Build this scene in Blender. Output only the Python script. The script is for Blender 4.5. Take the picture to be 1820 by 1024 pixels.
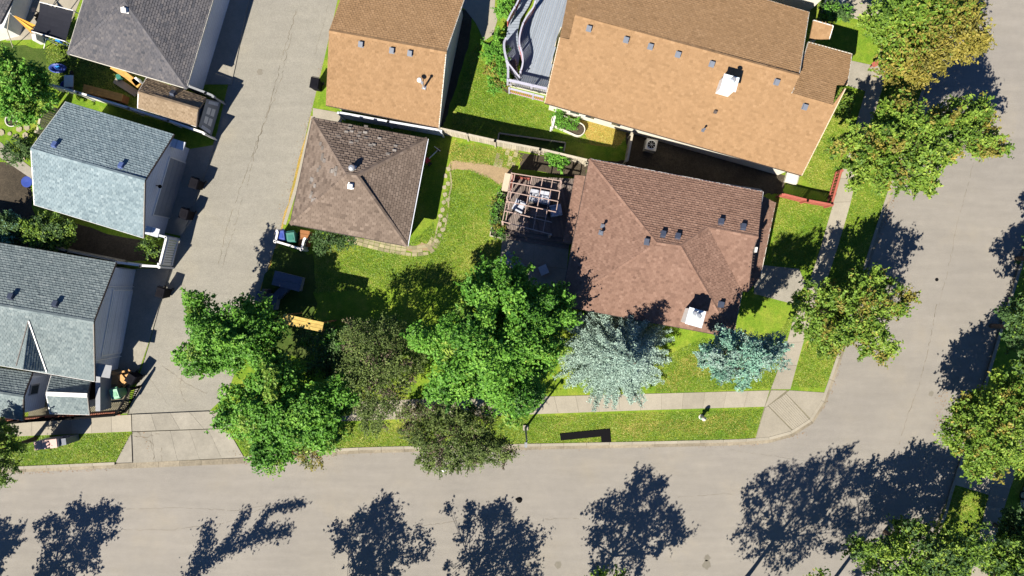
import bpy, math, random
import numpy as np
from mathutils import Vector, Matrix
random.seed(7); RNG = np.random.default_rng(7)
for o in list(bpy.data.objects): bpy.data.objects.remove(o)
SC = bpy.context.scene
COL = SC.collection
# ------------------------------------------------------------------ camera, sky, sun, exposure
D, F = 45.0, 1213.0            # drone height (m) and focal length in photograph pixels
cam = bpy.data.objects.new('camera', bpy.data.cameras.new('camera')); COL.objects.link(cam)
cam.location = (0, 0, D); cam.data.sensor_width = 36; cam.data.lens = 36 * F / 1820
cam.data.clip_start = 0.5; cam.data.clip_end = 3000
SC.camera = cam
SUN_EL = math.radians(43.5)
SX, SY = -0.60, -0.80          # horizontal direction towards the sun
wd = bpy.data.worlds.new('World'); SC.world = wd; wd.use_nodes = True
nt = wd.node_tree; bg = nt.nodes['Background']
sky = nt.nodes.new('ShaderNodeTexSky'); sky.sky_type = 'NISHITA'; sky.sun_disc = False
sky.sun_elevation = SUN_EL; sky.sun_rotation = math.atan2(SX, SY); sky.altitude = 2200
sky.air_density = 0.75; sky.dust_density = 0.0; sky.ozone_density = 10.0
nt.links.new(sky.outputs[0], bg.inputs[0]); bg.inputs[1].default_value = 0.065
sl = bpy.data.lights.new('sun', 'SUN'); sl.energy = 5.0; sl.angle = math.radians(0.5); sl.color = (1.0, 0.925, 0.79)
sun = bpy.data.objects.new('sun', sl); COL.objects.link(sun)
sdir = Vector((SX * math.cos(SUN_EL), SY * math.cos(SUN_EL), math.sin(SUN_EL)))
sun.rotation_euler = sdir.to_track_quat('Z', 'Y').to_euler(); sun.location = (-30, -40, 60)
vs = SC.view_settings; vs.view_transform = 'Standard'; vs.look = 'None'; vs.exposure = 1.31; vs.gamma = 1.0
try: vs.use_curve_mapping = False
except Exception: pass

# ------------------------------------------------------------------ helpers
def W(px, py, h=0.0):
    s = (D - h) / F
    return Vector(((px - 910) * s, -(py - 512) * s, h))
ORG = {}
def tag(o, label=None, cat=None, group=None, kind=None):
    if label: o['label'] = label
    if cat: o['category'] = cat
    if group: o['group'] = group
    if kind: o['kind'] = kind
    return o
def thing(name, label, cat, loc, group=None, kind=None):
    o = bpy.data.objects.new(name, None); COL.objects.link(o); o.location = loc
    o.empty_display_size = .3
    ORG[o] = Vector(loc); return tag(o, label, cat, group, kind)
class MB:
    def __init__(s): s.v = []; s.f = []; s.t = []
    def poly(s, pts, tone=.5):
        n = len(s.v); s.v += [tuple(p) for p in pts]; s.f.append(tuple(range(n, n + len(pts)))); s.t.append(tone)
    def prism(s, pts, z0, z1, tone=.5, bottom=False):
        pts = [Vector(p) for p in pts]
        a = sum(pts[i].x * pts[(i+1) % len(pts)].y - pts[(i+1) % len(pts)].x * pts[i].y for i in range(len(pts)))
        if a < 0: pts.reverse()
        n = len(s.v); k = len(pts)
        s.v += [(p.x, p.y, z0) for p in pts] + [(p.x, p.y, z1) for p in pts]
        s.f.append(tuple(range(n + k, n + 2*k))); s.t.append(tone)
        for i in range(k):
            j = (i + 1) % k
            s.f.append((n+i, n+j, n+k+j, n+k+i)); s.t.append(tone)
        if bottom: s.f.append(tuple(reversed(range(n, n+k)))); s.t.append(tone)
    def hull8(s, c, tone=.5):   # 8 corners: 4 bottom ccw, 4 top ccw
        n = len(s.v); s.v += [tuple(p) for p in c]
        for q in ((3,2,1,0),(4,5,6,7),(0,1,5,4),(1,2,6,5),(2,3,7,6),(3,0,4,7)):
            s.f.append(tuple(n+i for i in q)); s.t.append(tone)
    def box(s, c, size, rz=0.0, tone=.5, taper=1.0):
        c = Vector(c); hx, hy, hz = size[0]/2, size[1]/2, size[2]/2
        ca, sa = math.cos(rz), math.sin(rz); P = []
        for z, k in ((-hz, taper), (hz, 1.0)):
            for x, y in ((-hx,-hy),(hx,-hy),(hx,hy),(-hx,hy)):
                P.append((c.x + (x*ca - y*sa)*k, c.y + (x*sa + y*ca)*k, c.z + z))
        s.hull8(P, tone)
    def bar(s, p, q, w, h, tone=.5, up=(0, 0, 1)):
        p = Vector(p); q = Vector(q); d = (q - p)
        if d.length < 1e-5: return
        d.normalize(); up = Vector(up)
        if abs(d.dot(up)) > .98: up = Vector((1, 0, 0))
        r = d.cross(up).normalized() * (w/2); u = r.cross(d).normalized() * (h/2)
        s.hull8([p-r-u, p+r-u, q+r-u, q-r-u, p-r+u, p+r+u, q+r+u, q-r+u], tone)
    def tube(s, p, q, r0, r1, n=8, tone=.5, caps=True):
        p = Vector(p); q = Vector(q); d = (q - p).normalized()
        a = d.orthogonal().normalized(); b = d.cross(a); m = len(s.v)
        for c, r in ((p, r0), (q, r1)):
            for i in range(n):
                t = 2*math.pi*i/n; s.v.append(tuple(c + a*math.cos(t)*r + b*math.sin(t)*r))
        for i in range(n):
            j = (i+1) % n; s.f.append((m+i, m+j, m+n+j, m+n+i)); s.t.append(tone)
        if caps:
            s.f.append(tuple(reversed(range(m, m+n)))); s.f.append(tuple(range(m+n, m+2*n))); s.t += [tone, tone]
    def lathe(s, c, prof, n=16, tone=.5):
        c = Vector(c); m = len(s.v)
        for r, z in prof:
            for i in range(n):
                t = 2*math.pi*i/n; s.v.append((c.x + r*math.cos(t), c.y + r*math.sin(t), c.z + z))
        for k in range(len(prof)-1):
            for i in range(n):
                j = (i+1) % n; s.f.append((m+k*n+i, m+k*n+j, m+(k+1)*n+j, m+(k+1)*n+i)); s.t.append(tone)
    def mesh(s, name, org, smooth=False):
        me = bpy.data.meshes.new(name)
        me.from_pydata([(x-org.x, y-org.y, z-org.z) for x, y, z in s.v], [], s.f)
        a = me.attributes.new('tone', 'FLOAT', 'FACE'); a.data.foreach_set('value', np.array(s.t, dtype=np.float32))
        if smooth: me.polygons.foreach_set('use_smooth', [True]*len(me.polygons))
        return me
    def build(s, name, mat, parent=None, label=None, cat=None, group=None, kind=None, smooth=False):
        if parent is not None: org = ORG[parent]
        else:
            xs = [v[0] for v in s.v]; ys = [v[1] for v in s.v]; zs = [v[2] for v in s.v]
            org = Vector(((min(xs)+max(xs))/2, (min(ys)+max(ys))/2, min(zs)))
        me = s.mesh(name, org, smooth); me.materials.append(mat)
        o = bpy.data.objects.new(name, me); COL.objects.link(o); ORG[o] = org
        if parent is not None: o.parent = parent
        else: o.location = org
        return tag(o, label, cat, group, kind)
def np_mesh(name, V, Q, tone, mat, parent=None, org=None, kind=None, tri=False, smooth=False):
    """fast mesh from numpy: V (n,3) world, Q (m,k) indices, tone (m,)"""
    if parent is not None: org = ORG[parent]
    elif org is None: org = Vector((float(V[:,0].mean()), float(V[:,1].mean()), float(V[:,2].min())))
    me = bpy.data.meshes.new(name); k = Q.shape[1]
    me.vertices.add(len(V)); me.vertices.foreach_set('co', (V - np.array(org)).astype(np.float32).ravel())
    me.loops.add(Q.size); me.loops.foreach_set('vertex_index', Q.astype(np.int32).ravel())
    me.polygons.add(len(Q)); me.polygons.foreach_set('loop_start', np.arange(0, Q.size, k, dtype=np.int32))
    me.update(calc_edges=True)
    a = me.attributes.new('tone', 'FLOAT', 'FACE'); a.data.foreach_set('value', tone.astype(np.float32))
    me.materials.append(mat); me.shade_flat()
    o = bpy.data.objects.new(name, me); COL.objects.link(o); ORG[o] = org
    if parent is not None: o.parent = parent
    else: o.location = org
    if kind: o['kind'] = kind
    return o
def put(mesh, name, parent, loc, rot=None, mat=None):   # a copy of a shared mesh as a part
    o = bpy.data.objects.new(name, mesh); COL.objects.link(o); ORG[o] = ORG[parent]; o.parent = parent
    o.location = Vector(loc) - ORG[parent]
    if rot is not None: o.rotation_euler = rot
    return o
def copy_tree(o, loc=None, rz=None, label=None, parent=None):
    c = o.copy(); COL.objects.link(c); ORG[c] = ORG[o]
    if parent is not None: c.parent = parent
    if loc is not None: c.location = loc
    if rz is not None: c.rotation_euler = (0, 0, rz)
    if label: c['label'] = label
    for ch in [x for x in COL.objects if x.parent == o]: copy_tree(ch, parent=c)
    return c

# ------------------------------------------------------------------ materials
def nodes(name):
    m = bpy.data.materials.new(name); m.use_nodes = True; t = m.node_tree
    return m, t, t.nodes['Principled BSDF']
def N(t, kind, **kw):
    n = t.nodes.new(kind)
    for k, v in kw.items(): setattr(n, k, v)
    return n
def noise(t, scale, detail=4, rough=.55, vec=None):
    n = N(t, 'ShaderNodeTexNoise'); n.inputs['Scale'].default_value = scale; n.inputs['Detail'].default_value = detail
    n.inputs['Roughness'].default_value = rough
    if vec is None: vec = N(t, 'ShaderNodeNewGeometry').outputs['Position']
    t.links.new(vec, n.inputs['Vector']); return n.outputs['Fac']
def ramp(t, fac, stops):
    r = N(t, 'ShaderNodeValToRGB'); e = r.color_ramp.elements
    while len(e) < len(stops): e.new(.5)
    for i, (p, c) in enumerate(stops): e[i].position = p; e[i].color = (*c, 1) if len(c) == 3 else c
    t.links.new(fac, r.inputs[0]); return r.outputs[0]
def mixc(t, fac, a, b, mode='MIX'):
    m = N(t, 'ShaderNodeMix', data_type='RGBA', blend_type=mode)
    for s, v in ((m.inputs[0], fac), (m.inputs[6], a), (m.inputs[7], b)):
        if isinstance(v, (int, float)): s.default_value = v
        elif isinstance(v, tuple): s.default_value = (*v, 1)
        else: t.links.new(v, s)
    return m.outputs[2]
def gray(v): return (v, v, v)
def surf(name, base, var=.18, s1=.35, s2=6.0, grain=30.0, gv=.12, rough=.9, bump=.3, bscale=40.0, tone=.25, extra=None):
    """base colour with large patches, medium mottling, fine grain and a per-piece tone"""
    m, t, b = nodes(name)
    c = base
    c = mixc(t, 1.0, c, ramp(t, noise(t, s1, 3), [(.3, gray(1-var)), (.7, gray(1+var))]), 'MULTIPLY')
    c = mixc(t, 1.0, c, ramp(t, noise(t, s2, 4), [(.3, gray(1-var*.7)), (.7, gray(1+var*.7))]), 'MULTIPLY')
    c = mixc(t, 1.0, c, ramp(t, noise(t, grain, 2), [(.35, gray(1-gv)), (.65, gray(1+gv))]), 'MULTIPLY')
    if tone:
        at = N(t, 'ShaderNodeAttribute', attribute_name='tone')
        c = mixc(t, 1.0, c, ramp(t, at.outputs['Fac'], [(0, gray(1-tone)), (1, gray(1+tone))]), 'MULTIPLY')
    if extra: c = extra(t, c)
    t.links.new(c, b.inputs['Base Color']); b.inputs['Roughness'].default_value = rough
    b.inputs['Specular IOR Level'].default_value = .25
    if bump:
        bp = N(t, 'ShaderNodeBump'); bp.inputs['Strength'].default_value = bump; bp.inputs['Distance'].default_value = .01
        t.links.new(noise(t, bscale, 3), bp.inputs['Height']); t.links.new(bp.outputs[0], b.inputs['Normal'])
    return m
def shingle_mat(name, lo, mid, hi, patch=.12):
    m, t, b = nodes(name)
    at = N(t, 'ShaderNodeAttribute', attribute_name='tone')
    c = ramp(t, at.outputs['Fac'], [(0, lo), (.45, mid), (1, hi)])
    c = mixc(t, 1.0, c, ramp(t, noise(t, .5, 4), [(.3, gray(1-patch)), (.7, gray(1+patch))]), 'MULTIPLY')
    c = mixc(t, 1.0, c, ramp(t, noise(t, 45, 2), [(.3, gray(.82)), (.7, gray(1.18))]), 'MULTIPLY')
    c = mixc(t, 1.0, c, ramp(t, noise(t, 3, 5, .7), [(.3, gray(.95)), (.7, gray(1.05))]), 'MULTIPLY')
    t.links.new(c, b.inputs['Base Color']); b.inputs['Roughness'].default_value = .95
    b.inputs['Specular IOR Level'].default_value = .15
    return m
def leaf_mat(name, dark, mid, light, trans=.3, rough=.55, spec=.3):
    m, t, b = nodes(name)
    at = N(t, 'ShaderNodeAttribute', attribute_name='tone')
    c = ramp(t, at.outputs['Fac'], [(0, dark), (.5, mid), (1, light)])
    t.links.new(c, b.inputs['Base Color']); b.inputs['Roughness'].default_value = rough
    b.inputs['Specular IOR Level'].default_value = spec
    tr = N(t, 'ShaderNodeBsdfTranslucent'); t.links.new(c, tr.inputs['Color'])
    mx = N(t, 'ShaderNodeMixShader'); mx.inputs[0].default_value = trans
    out = t.nodes['Material Output']
    t.links.new(b.outputs[0], mx.inputs[1]); t.links.new(tr.outputs[0], mx.inputs[2]); t.links.new(mx.outputs[0], out.inputs[0])
    return m
def plain(name, base, rough=.6, metal=0.0, var=.08, tone=0.0, spec=.5):
    m = surf(name, base, var=var, gv=.05, bump=0, rough=rough, tone=tone)
    b = m.node_tree.nodes['Principled BSDF']; b.inputs['Metallic'].default_value = metal
    b.inputs['Specular IOR Level'].default_value = spec; return m
M = {}
def road_extra(t, c):
    geo = N(t, 'ShaderNodeNewGeometry').outputs['Position']
    mp = N(t, 'ShaderNodeMapping'); mp.inputs['Scale'].default_value = (.25, 1.6, 1); t.links.new(geo, mp.inputs[0])
    s = noise(t, 1.2, 5, .6, mp.outputs[0])
    c = mixc(t, 1.0, c, ramp(t, s, [(.3, gray(.93)), (.7, gray(1.06))]), 'MULTIPLY')
    d = noise(t, .22, 6, .65)
    return mixc(t, 1.0, c, ramp(t, d, [(.3, (.93,.935,.955)), (.55, (1.0,1.0,1.0)), (.75, (1.10,1.07,1.0))]), 'MULTIPLY')
M['asphalt'] = surf('asphalt', (.196,.182,.163), var=.05, s1=.15, s2=2.2, grain=24, gv=.13, bump=.6, bscale=60, tone=0, extra=road_extra)
M['alley'] = surf('alley_asphalt', (.200,.190,.164), var=.06, s1=.2, s2=2.5, grain=22, gv=.13, bump=.6, bscale=60, tone=0, extra=road_extra)
M['concrete'] = surf('concrete', (.245,.223,.182), var=.07, s1=.6, s2=3, grain=25, gv=.08, tone=.09)
M['old_concrete'] = surf('old_concrete', (.215,.20,.17), var=.10, s1=.9, s2=4, grain=25, gv=.1, tone=.08)
M['gutter'] = surf('gutter_concrete', (.19,.165,.125), var=.2, s1=1.2, s2=7, grain=25, gv=.12, tone=.15)
M['joint'] = surf('joint_dirt', (.15,.135,.095), var=.2, tone=0)
M['crack'] = surf('crack_filler', (.125,.108,.082), var=.3, tone=.2, bump=0)
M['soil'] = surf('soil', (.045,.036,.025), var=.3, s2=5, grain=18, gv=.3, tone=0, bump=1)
M['sand'] = surf('bare_sandy_soil', (.23,.17,.10), var=.14, s2=4, grain=22, gv=.16, tone=0, bump=.6)
M['mulch'] = surf('red_mulch', (.22,.085,.055), var=.2, s2=6, grain=20, gv=.35, tone=0, bump=1)
M['gravel'] = surf('gravel', (.16,.15,.12), var=.15, s2=6, grain=14, gv=.35, tone=0, bump=1)
def grass_mat(name, a, b_, c_):
    m, t, b = nodes(name)
    n1 = noise(t, .35, 4, .6); n2 = noise(t, 2.2, 5, .65); n3 = noise(t, 22, 3, .7)
    c = ramp(t, n1, [(.34, a), (.52, b_), (.68, c_)])
    c = mixc(t, .5, c, ramp(t, n2, [(.35, a), (.55, b_), (.72, c_)]))
    c = mixc(t, 1.0, c, ramp(t, n3, [(.3, gray(.55)), (.7, gray(1.4))]), 'MULTIPLY')
    t.links.new(c, b.inputs['Base Color']); b.inputs['Roughness'].default_value = .9; b.inputs['Specular IOR Level'].default_value = .1
    bp = N(t, 'ShaderNodeBump'); bp.inputs['Strength'].default_value = .7; bp.inputs['Distance'].default_value = .03
    t.links.new(n3, bp.inputs['Height']); t.links.new(bp.outputs[0], b.inputs['Normal'])
    return m
M['lawn'] = grass_mat('lawn', (.070,.150,.012), (.135,.205,.018), (.25,.25,.045))
M['shade_grass'] = grass_mat('shade_grass', (.035,.06,.012), (.05,.08,.015), (.08,.09,.03))  # darker copy of the lawn, with shade put into the colour
M['dry_grass'] = grass_mat('dry_grass', (.20,.17,.03), (.30,.20,.055), (.36,.25,.08))
M['blade'] = leaf_mat('grass_blade', (.075,.165,.012), (.16,.245,.022), (.34,.33,.07), .25)
M['dryblade'] = leaf_mat('dry_grass_blade', (.20,.23,.03), (.32,.29,.06), (.45,.38,.11), .25)
M['sh_tan'] = shingle_mat('tan_shingle', (.188,.115,.060), (.228,.141,.075), (.265,.168,.093), .03)
M['sh_hip'] = shingle_mat('weathered_brown_shingle', (.08,.061,.05), (.122,.094,.077), (.165,.13,.108), .10)
M['sh_pale'] = shingle_mat('curled_pale_shingle', (.10,.088,.08), (.14,.125,.115), (.19,.175,.165), .1)
M['sh_brown'] = shingle_mat('brown_shingle', (.112,.067,.051), (.158,.096,.073), (.202,.128,.099), .06)
M['sh_blue'] = shingle_mat('pale_blue_shingle', (.095,.13,.152), (.142,.188,.212), (.205,.255,.278), .06)
M['sh_gray'] = shingle_mat('gray_shingle', (.085,.108,.118), (.125,.155,.163), (.175,.205,.21), .06)
M['sh_slate'] = shingle_mat('slate_gray_shingle', (.045,.048,.058), (.075,.074,.083), (.112,.105,.108), .1)
M['sh_shed'] = shingle_mat('light_brown_shingle', (.13,.095,.062), (.17,.128,.088), (.21,.162,.115), .08)
M['white'] = plain('white_paint', (.58,.57,.56), .5)
M['offwhite'] = plain('offwhite_siding', (.46,.44,.39), .7)
M['bluewhite'] = plain('pale_siding', (.46,.485,.55), .7)
def siding(name, base):
    m = plain(name, base, .7); t = m.node_tree; b = t.nodes['Principled BSDF']; src = b.inputs['Base Color'].links[0].from_socket
    sx = N(t, 'ShaderNodeSeparateXYZ'); t.links.new(N(t, 'ShaderNodeNewGeometry').outputs['Position'], sx.inputs[0])
    mm = N(t, 'ShaderNodeMath', operation='FRACT'); mu = N(t, 'ShaderNodeMath', operation='MULTIPLY'); mu.inputs[1].default_value = 5.0
    t.links.new(sx.outputs[2], mu.inputs[0]); t.links.new(mu.outputs[0], mm.inputs[0])
    t.links.new(mixc(t, 1.0, src, ramp(t, mm.outputs[0], [(.0, gray(.55)), (.14, gray(1.0))]), 'MULTIPLY'), b.inputs['Base Color']); return m
M['bluewhite'] = siding('pale_siding', (.46,.485,.55)); M['offwhite'] = siding('offwhite_siding', (.46,.44,.39))
M['beige'] = plain('beige_stucco', (.40,.33,.25), .85)
M['darktrim'] = plain('dark_brown_trim', (.045,.032,.028), .5)
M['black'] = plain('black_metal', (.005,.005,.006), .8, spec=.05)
M['blackcloth'] = plain('black_canopy_cloth', (.012,.013,.020), .8, spec=.2)
M['ventgray'] = plain('gray_vent_plastic', (.10,.115,.15), .5)
M['metal'] = plain('galvanised_metal', (.55,.57,.60), .35, .7)
M['cap'] = plain('chimney_cap_sheet', (.50,.56,.62), .45, .0)
M['glass'] = plain('window_glass', (.03,.04,.05), .08, spec=.8)
M['deck'] = surf('pale_deck_board', (.19,.22,.27), var=.06, tone=.10, gv=.05, bump=0)
M['rail'] = plain('pale_railing_paint', (.32,.32,.39), .5)
M['redrail'] = plain('red_baluster_paint', (.42,.10,.085), .6)
M['red'] = surf('red_fence_paint', (.28,.08,.06), var=.12, tone=.15, rough=.7, bump=0)
M['darkdeck'] = surf('brown_deck_board', (.13,.105,.095), var=.15, tone=.2)
M['oldwood'] = surf('weathered_fence_board', (.30,.27,.215), var=.15, tone=.22)
M['pinkwood'] = surf('faded_pink_beam', (.33,.24,.21), var=.1, tone=.12)
M['brownwood'] = surf('brown_plank', (.26,.115,.045), var=.15, tone=.2)
M['orangewood'] = surf('orange_plank', (.38,.21,.06), var=.22, s2=4, tone=.12)
M['yellowwood'] = surf('yellow_plank', (.48,.34,.10), var=.3, s2=5, tone=.12)
M['cushion'] = plain('pale_cushion', (.34,.36,.42), .8, var=.12)
M['umbrella'] = plain('yellow_umbrella_cloth', (.55,.27,.03), .8, tone=.35)
M['blueplastic'] = plain('blue_plastic', (.025,.05,.24), .4)
M['skyblue'] = plain('bright_blue_plastic', (.03,.22,.62), .4)
M['greenbin'] = plain('green_bin_plastic', (.13,.32,.20), .45)
M['darkgreenbin'] = plain('dark_green_bin_plastic', (.02,.13,.10), .45)
M['blackbin'] = plain('black_bin_plastic', (.006,.006,.009), .8, spec=.06)
M['rubber'] = plain('rubber', (.015,.015,.015), .8)
M['cardboard'] = surf('cardboard', (.42,.24,.10), var=.15, tone=.35)
M['pinkpanel'] = plain('pink_panel', (.46,.30,.265), .6, var=.06)
M['graypanel'] = plain('gray_panel', (.20,.21,.23), .6)
M['paver'] = surf('paver', (.22,.195,.12), var=.2, tone=.25)
M['flag'] = surf('flagstone', (.24,.215,.15), var=.12, tone=.2)
M['bark'] = surf('bark', (.075,.055,.04), var=.3, tone=0, s2=9, bump=1)
M['silver'] = plain('silver_car_paint', (.30,.33,.36), .25, .3)
M['redpaint'] = plain('red_paint', (.5,.03,.03), .5)
M['tarp'] = plain('blue_gray_tarp', (.07,.08,.115), .6, var=.2)
L = {}
L['maple'] = leaf_mat('maple_leaf', (.045,.135,.012), (.105,.265,.026), (.20,.39,.05), .32)
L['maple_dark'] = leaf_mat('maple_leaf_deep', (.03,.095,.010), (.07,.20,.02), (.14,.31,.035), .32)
L['ash'] = leaf_mat('ash_leaf', (.045,.095,.012), (.135,.235,.026), (.28,.37,.055), .3)
L['ashred'] = leaf_mat('turning_leaf', (.09,.085,.02), (.22,.20,.035), (.36,.29,.06), .3)
L['olive'] = leaf_mat('olive_leaf', (.045,.07,.018), (.10,.15,.034), (.19,.25,.065), .3)
L['purple'] = leaf_mat('purple_leaf', (.05,.035,.03), (.10,.075,.05), (.16,.13,.08), .2)
L['spruce'] = leaf_mat('blue_needle', (.075,.13,.11), (.175,.26,.22), (.32,.42,.365), .12, .7, .2)
L['teal'] = leaf_mat('teal_needle', (.05,.125,.09), (.135,.275,.20), (.24,.40,.31), .12, .7, .2)
L['shrub'] = leaf_mat('shrub_leaf', (.05,.15,.015), (.11,.29,.03), (.22,.42,.06), .3)
L['shade'] = leaf_mat('shaded_leaf', (.03,.07,.02), (.055,.11,.03), (.10,.17,.05), .25)  # leaf greens darkened, shade put into the foliage colour

# ------------------------------------------------------------------ ground, street, lots
LZ = .12                                    # top of lots
def Wl(pts, h=0.0): return [W(x, y, h) for x, y in pts]
g = MB(); g.poly([(-600,-600,-.06),(600,-600,-.06),(600,600,-.06),(-600,600,-.06)])
tag(g.build('ground', M['shade_grass']), kind='structure')
g = MB(); g.prism([W(x, y) for x, y in ((-900,1090),(1500,1040),(1950,1040),(2100,-500),(1500,-900),(-900,-900))], -.05, 0)
STREET = tag(g.build('street', M['asphalt']), kind='structure')
alleyL = [(520,-260),(450,-60),(436,0),(412,120),(385,235),(364,300),(336,372),(300,480),(268,600),(240,690),(226,742)]
alleyR = [(650,-260),(612,-60),(600,0),(575,110),(553,200),(522,330),(496,430),(462,522),(425,640),(404,700),(372,736)]
g = MB(); g.prism(Wl(alleyL, .07) + Wl(alleyR[::-1], .07), -.04, .07)
ALLEY = tag(g.build('alley', M['alley']), kind='structure')
kerb_mid = [(435,813),(520,805),(620,797),(760,794),(905,791),(1120,787),(1343,782),(1385,776),(1418,763),(1440,747),(1456,727),(1467,697),(1483,650),(1500,600),(1520,530),(1543,451),(1570,369),(1605,262),(1640,160),(1693,0),(1740,-140),(1800,-320)]
mid_lot = alleyR[:-1] + [(372,731),(405,761),(435,813)] + kerb_mid[1:]
left_lot = [(-300,-260)] + alleyL[:-1] + [(226,737),(233,737),(234,767),(204,823),(0,832),(-300,845)]
right_lot = [(2150,-300),(1925,40),(1862,300),(1833,410),(1803,507),(1775,600),(1750,687),(1722,775),(1700,848),(1693,862),(1684,900),(1674,930),(1655,968),(1625,1000),(1585,1024),(1530,1040),(1450,1046),(1200,1050),(800,1060),(0,1082),(-300,1090),(-300,1700),(2300,1700)]
for nm, pts in (('lawn_middle_block', mid_lot), ('lawn_west_block', left_lot), ('lawn_far_block', right_lot)):
    g = MB(); g.prism(Wl(pts, LZ), -.05, LZ); tag(g.build(nm, M['lawn']), kind='structure')
# kerbs: concrete lengths laid end to end, gutter pan in front
def resample(P, step):
    P = [Vector(p) for p in P]; out = [P[0].copy()]; acc = 0
    for a, b in zip(P[:-1], P[1:]):
        d = (b - a).length; t = step - acc
        while t <= d:
            out.append(a + (b-a)*(t/d)); t += step
        acc = d - (t - step)
    out.append(P[-1].copy()); return out
def smooth_line(P, k=1):
    for _ in range(k):
        Q = [P[0]]
        for a, b in zip(P[:-1], P[1:]): Q += [a*.75 + b*.25, a*.25 + b*.75]
        Q.append(P[-1]); P = Q
    return P
def offs(P, d):
    out = []
    for i, p in enumerate(P):
        a = P[max(i-1,0)]; b = P[min(i+1,len(P)-1)]; t = (b-a); t.z = 0; t.normalize()
        out.append(p + Vector((-t.y, t.x, 0))*d)
    return out
def kerb(pts, side, name, gut=True):
    P = smooth_line([Vector((p.x, p.y, 0)) for p in Wl(pts, LZ)], 1)
    S = resample(P, 1.5)
    A, B, C = offs(S, -.06*side), offs(S, .12*side), offs(S, .36*side)
    base = MB()
    for i in range(len(S)-1): base.prism([A[i], B[i], B[i+1], A[i+1]], -.04, .10)
    root = tag(base.build(name, M['joint']), kind='structure')
    for i in range(0, len(S)-1):
        e = .012 if i % 2 == 0 else 0
        m = MB(); k = .006
        def lp(X, t): return X[i].lerp(X[i+1], t)
        m.prism([lp(A,k), lp(B,k), lp(B,1-k), lp(A,1-k)], -.02, .155 + random.uniform(-.004,.004), random.random())
        m.build('kerb_length', M['concrete'], root)
        if gut:
            m = MB(); m.prism([lp(B,k), lp(C,k), lp(C,1-k), lp(B,1-k)], -.02, .018 + random.uniform(0,.004), random.random())
            m.build('gutter_length', M['gutter'], root)
kerb(kerb_mid, -1, 'kerb')
kerb([(-200,842),(0,832),(204,823)], -1, 'kerb')
kerb(right_lot[3:19], 1, 'kerb')
# paved strips of separate slabs: left edge, right edge, number of slabs
def lerp_line(P, t):
    L_ = [0]
    for a, b in zip(P[:-1], P[1:]): L_.append(L_[-1] + (b-a).length)
    d = t*L_[-1]
    for i in range(len(P)-1):
        if d <= L_[i+1] + 1e-9: return P[i].lerp(P[i+1], (d-L_[i])/max(L_[i+1]-L_[i],1e-9))
    return P[-1].copy()
def slabs(name, le, ri, n, top, mat='concrete', cols=1, gap=.009, piece='slab', root=None, warp=.004):
    A = Wl(le, top); B = Wl(ri, top)
    if root is None:
        b = MB()
        for i in range(n):
            b.prism([lerp_line(A,i/n), lerp_line(B,i/n), lerp_line(B,(i+1)/n), lerp_line(A,(i+1)/n)], -.03, top-.012)
        root = tag(b.build(name, M['joint']), kind='structure')
    for i in range(n):
        for c in range(cols):
            a0, a1 = lerp_line(A,i/n), lerp_line(A,(i+1)/n); b0, b1 = lerp_line(B,i/n), lerp_line(B,(i+1)/n)
            p = [a0.lerp(b0,c/cols), a0.lerp(b0,(c+1)/cols), a1.lerp(b1,(c+1)/cols), a1.lerp(b1,c/cols)]
            ce = sum(p, Vector())/4
            p = [q + (ce-q).normalized()*gap for q in p]
            m = MB(); m.prism(p, top-.06, top + random.uniform(0,warp), random.random()); m.build(piece, M[mat], root)
    return root
ST = LZ + .02
slabs('sidewalk', [(-120,762),(0,752),(120,744),(233,737)], [(-120,788),(0,777),(120,772),(234,767)], 10, ST)
slabs('sidewalk', [(372,731),(520,718),(760,709),(920,706),(1150,700),(1368,694)], [(405,761),(520,752),(760,743),(905,738),(1150,729),(1359,723)], 26, ST)
slabs('driveway_apron', [(234,737),(302,734),(371,731)], [(235,767),(320,764),(405,761)], 4, ST, 'old_concrete')
slabs('driveway_apron', [(235,768),(320,765),(404,762)], [(237,823),(335,818),(433,812)], 5, .075, 'old_concrete', cols=1)
m = MB(); m.prism(Wl([(233,769),(235,822),(206,822)], .07), -.03, .078, .5)
tag(m.build('apron_wing', M['old_concrete']), kind='structure')
slabs('apron_gutter', [(205,824),(320,819),(434,814)], [(205,834),(320,829),(434,824)], 6, .03, 'gutter')
swR = [(1370,692),(1393,630),(1410,567),(1430,520),(1450,470),(1480,365),(1497,306),(1513,250),(1530,190),(1548,130),(1580,40),(1610,-60)]
swR2 = [(1405,692),(1419,640),(1437,577),(1457,530),(1480,470),(1511,365),(1524,306),(1541,250),(1558,190),(1577,130),(1608,40),(1640,-60)]
slabs('sidewalk', swR, swR2, 18, ST)
# corner ramp: flat slabs and a scored middle bay
cr = MB(); cr.prism(Wl([(1370,693),(1466,698),(1455,725),(1438,746),(1417,761),(1384,774),(1342,781),(1359,722)], ST), -.03, ST-.012)
cr = tag(cr.build('corner_ramp', M['joint']), kind='structure')
for q in ([(1371,694),(1398,694),(1361,724),(1360,722)], [(1360,725),(1365,722),(1411,769),(1384,774),(1343,781)],
          [(1403,694),(1466,698),(1455,725),(1440,743),(1397,699)]):
    m = MB(); m.prism(Wl(q, ST), -.03, ST, random.random()); m.build('ramp_slab', M['concrete'], cr)
for i in range(10):
    t0, t1 = i/10+.006, (i+1)/10-.006
    a = Vector((1366,721,0)); b = Vector((1397,700,0)); c = Vector((1438,745,0)); d = Vector((1412,767,0))
    p0, p1, p2, p3 = a.lerp(b,t0), a.lerp(b,t1), d.lerp(c,t1), d.lerp(c,t0)
    m = MB(); m.prism([W(q.x,q.y,ST) for q in (p0,p1,p2,p3)], -.03, ST-.004+.002*(i%2), .3+.05*(i%3)); m.build('scored_strip', M['concrete'], cr)
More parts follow.
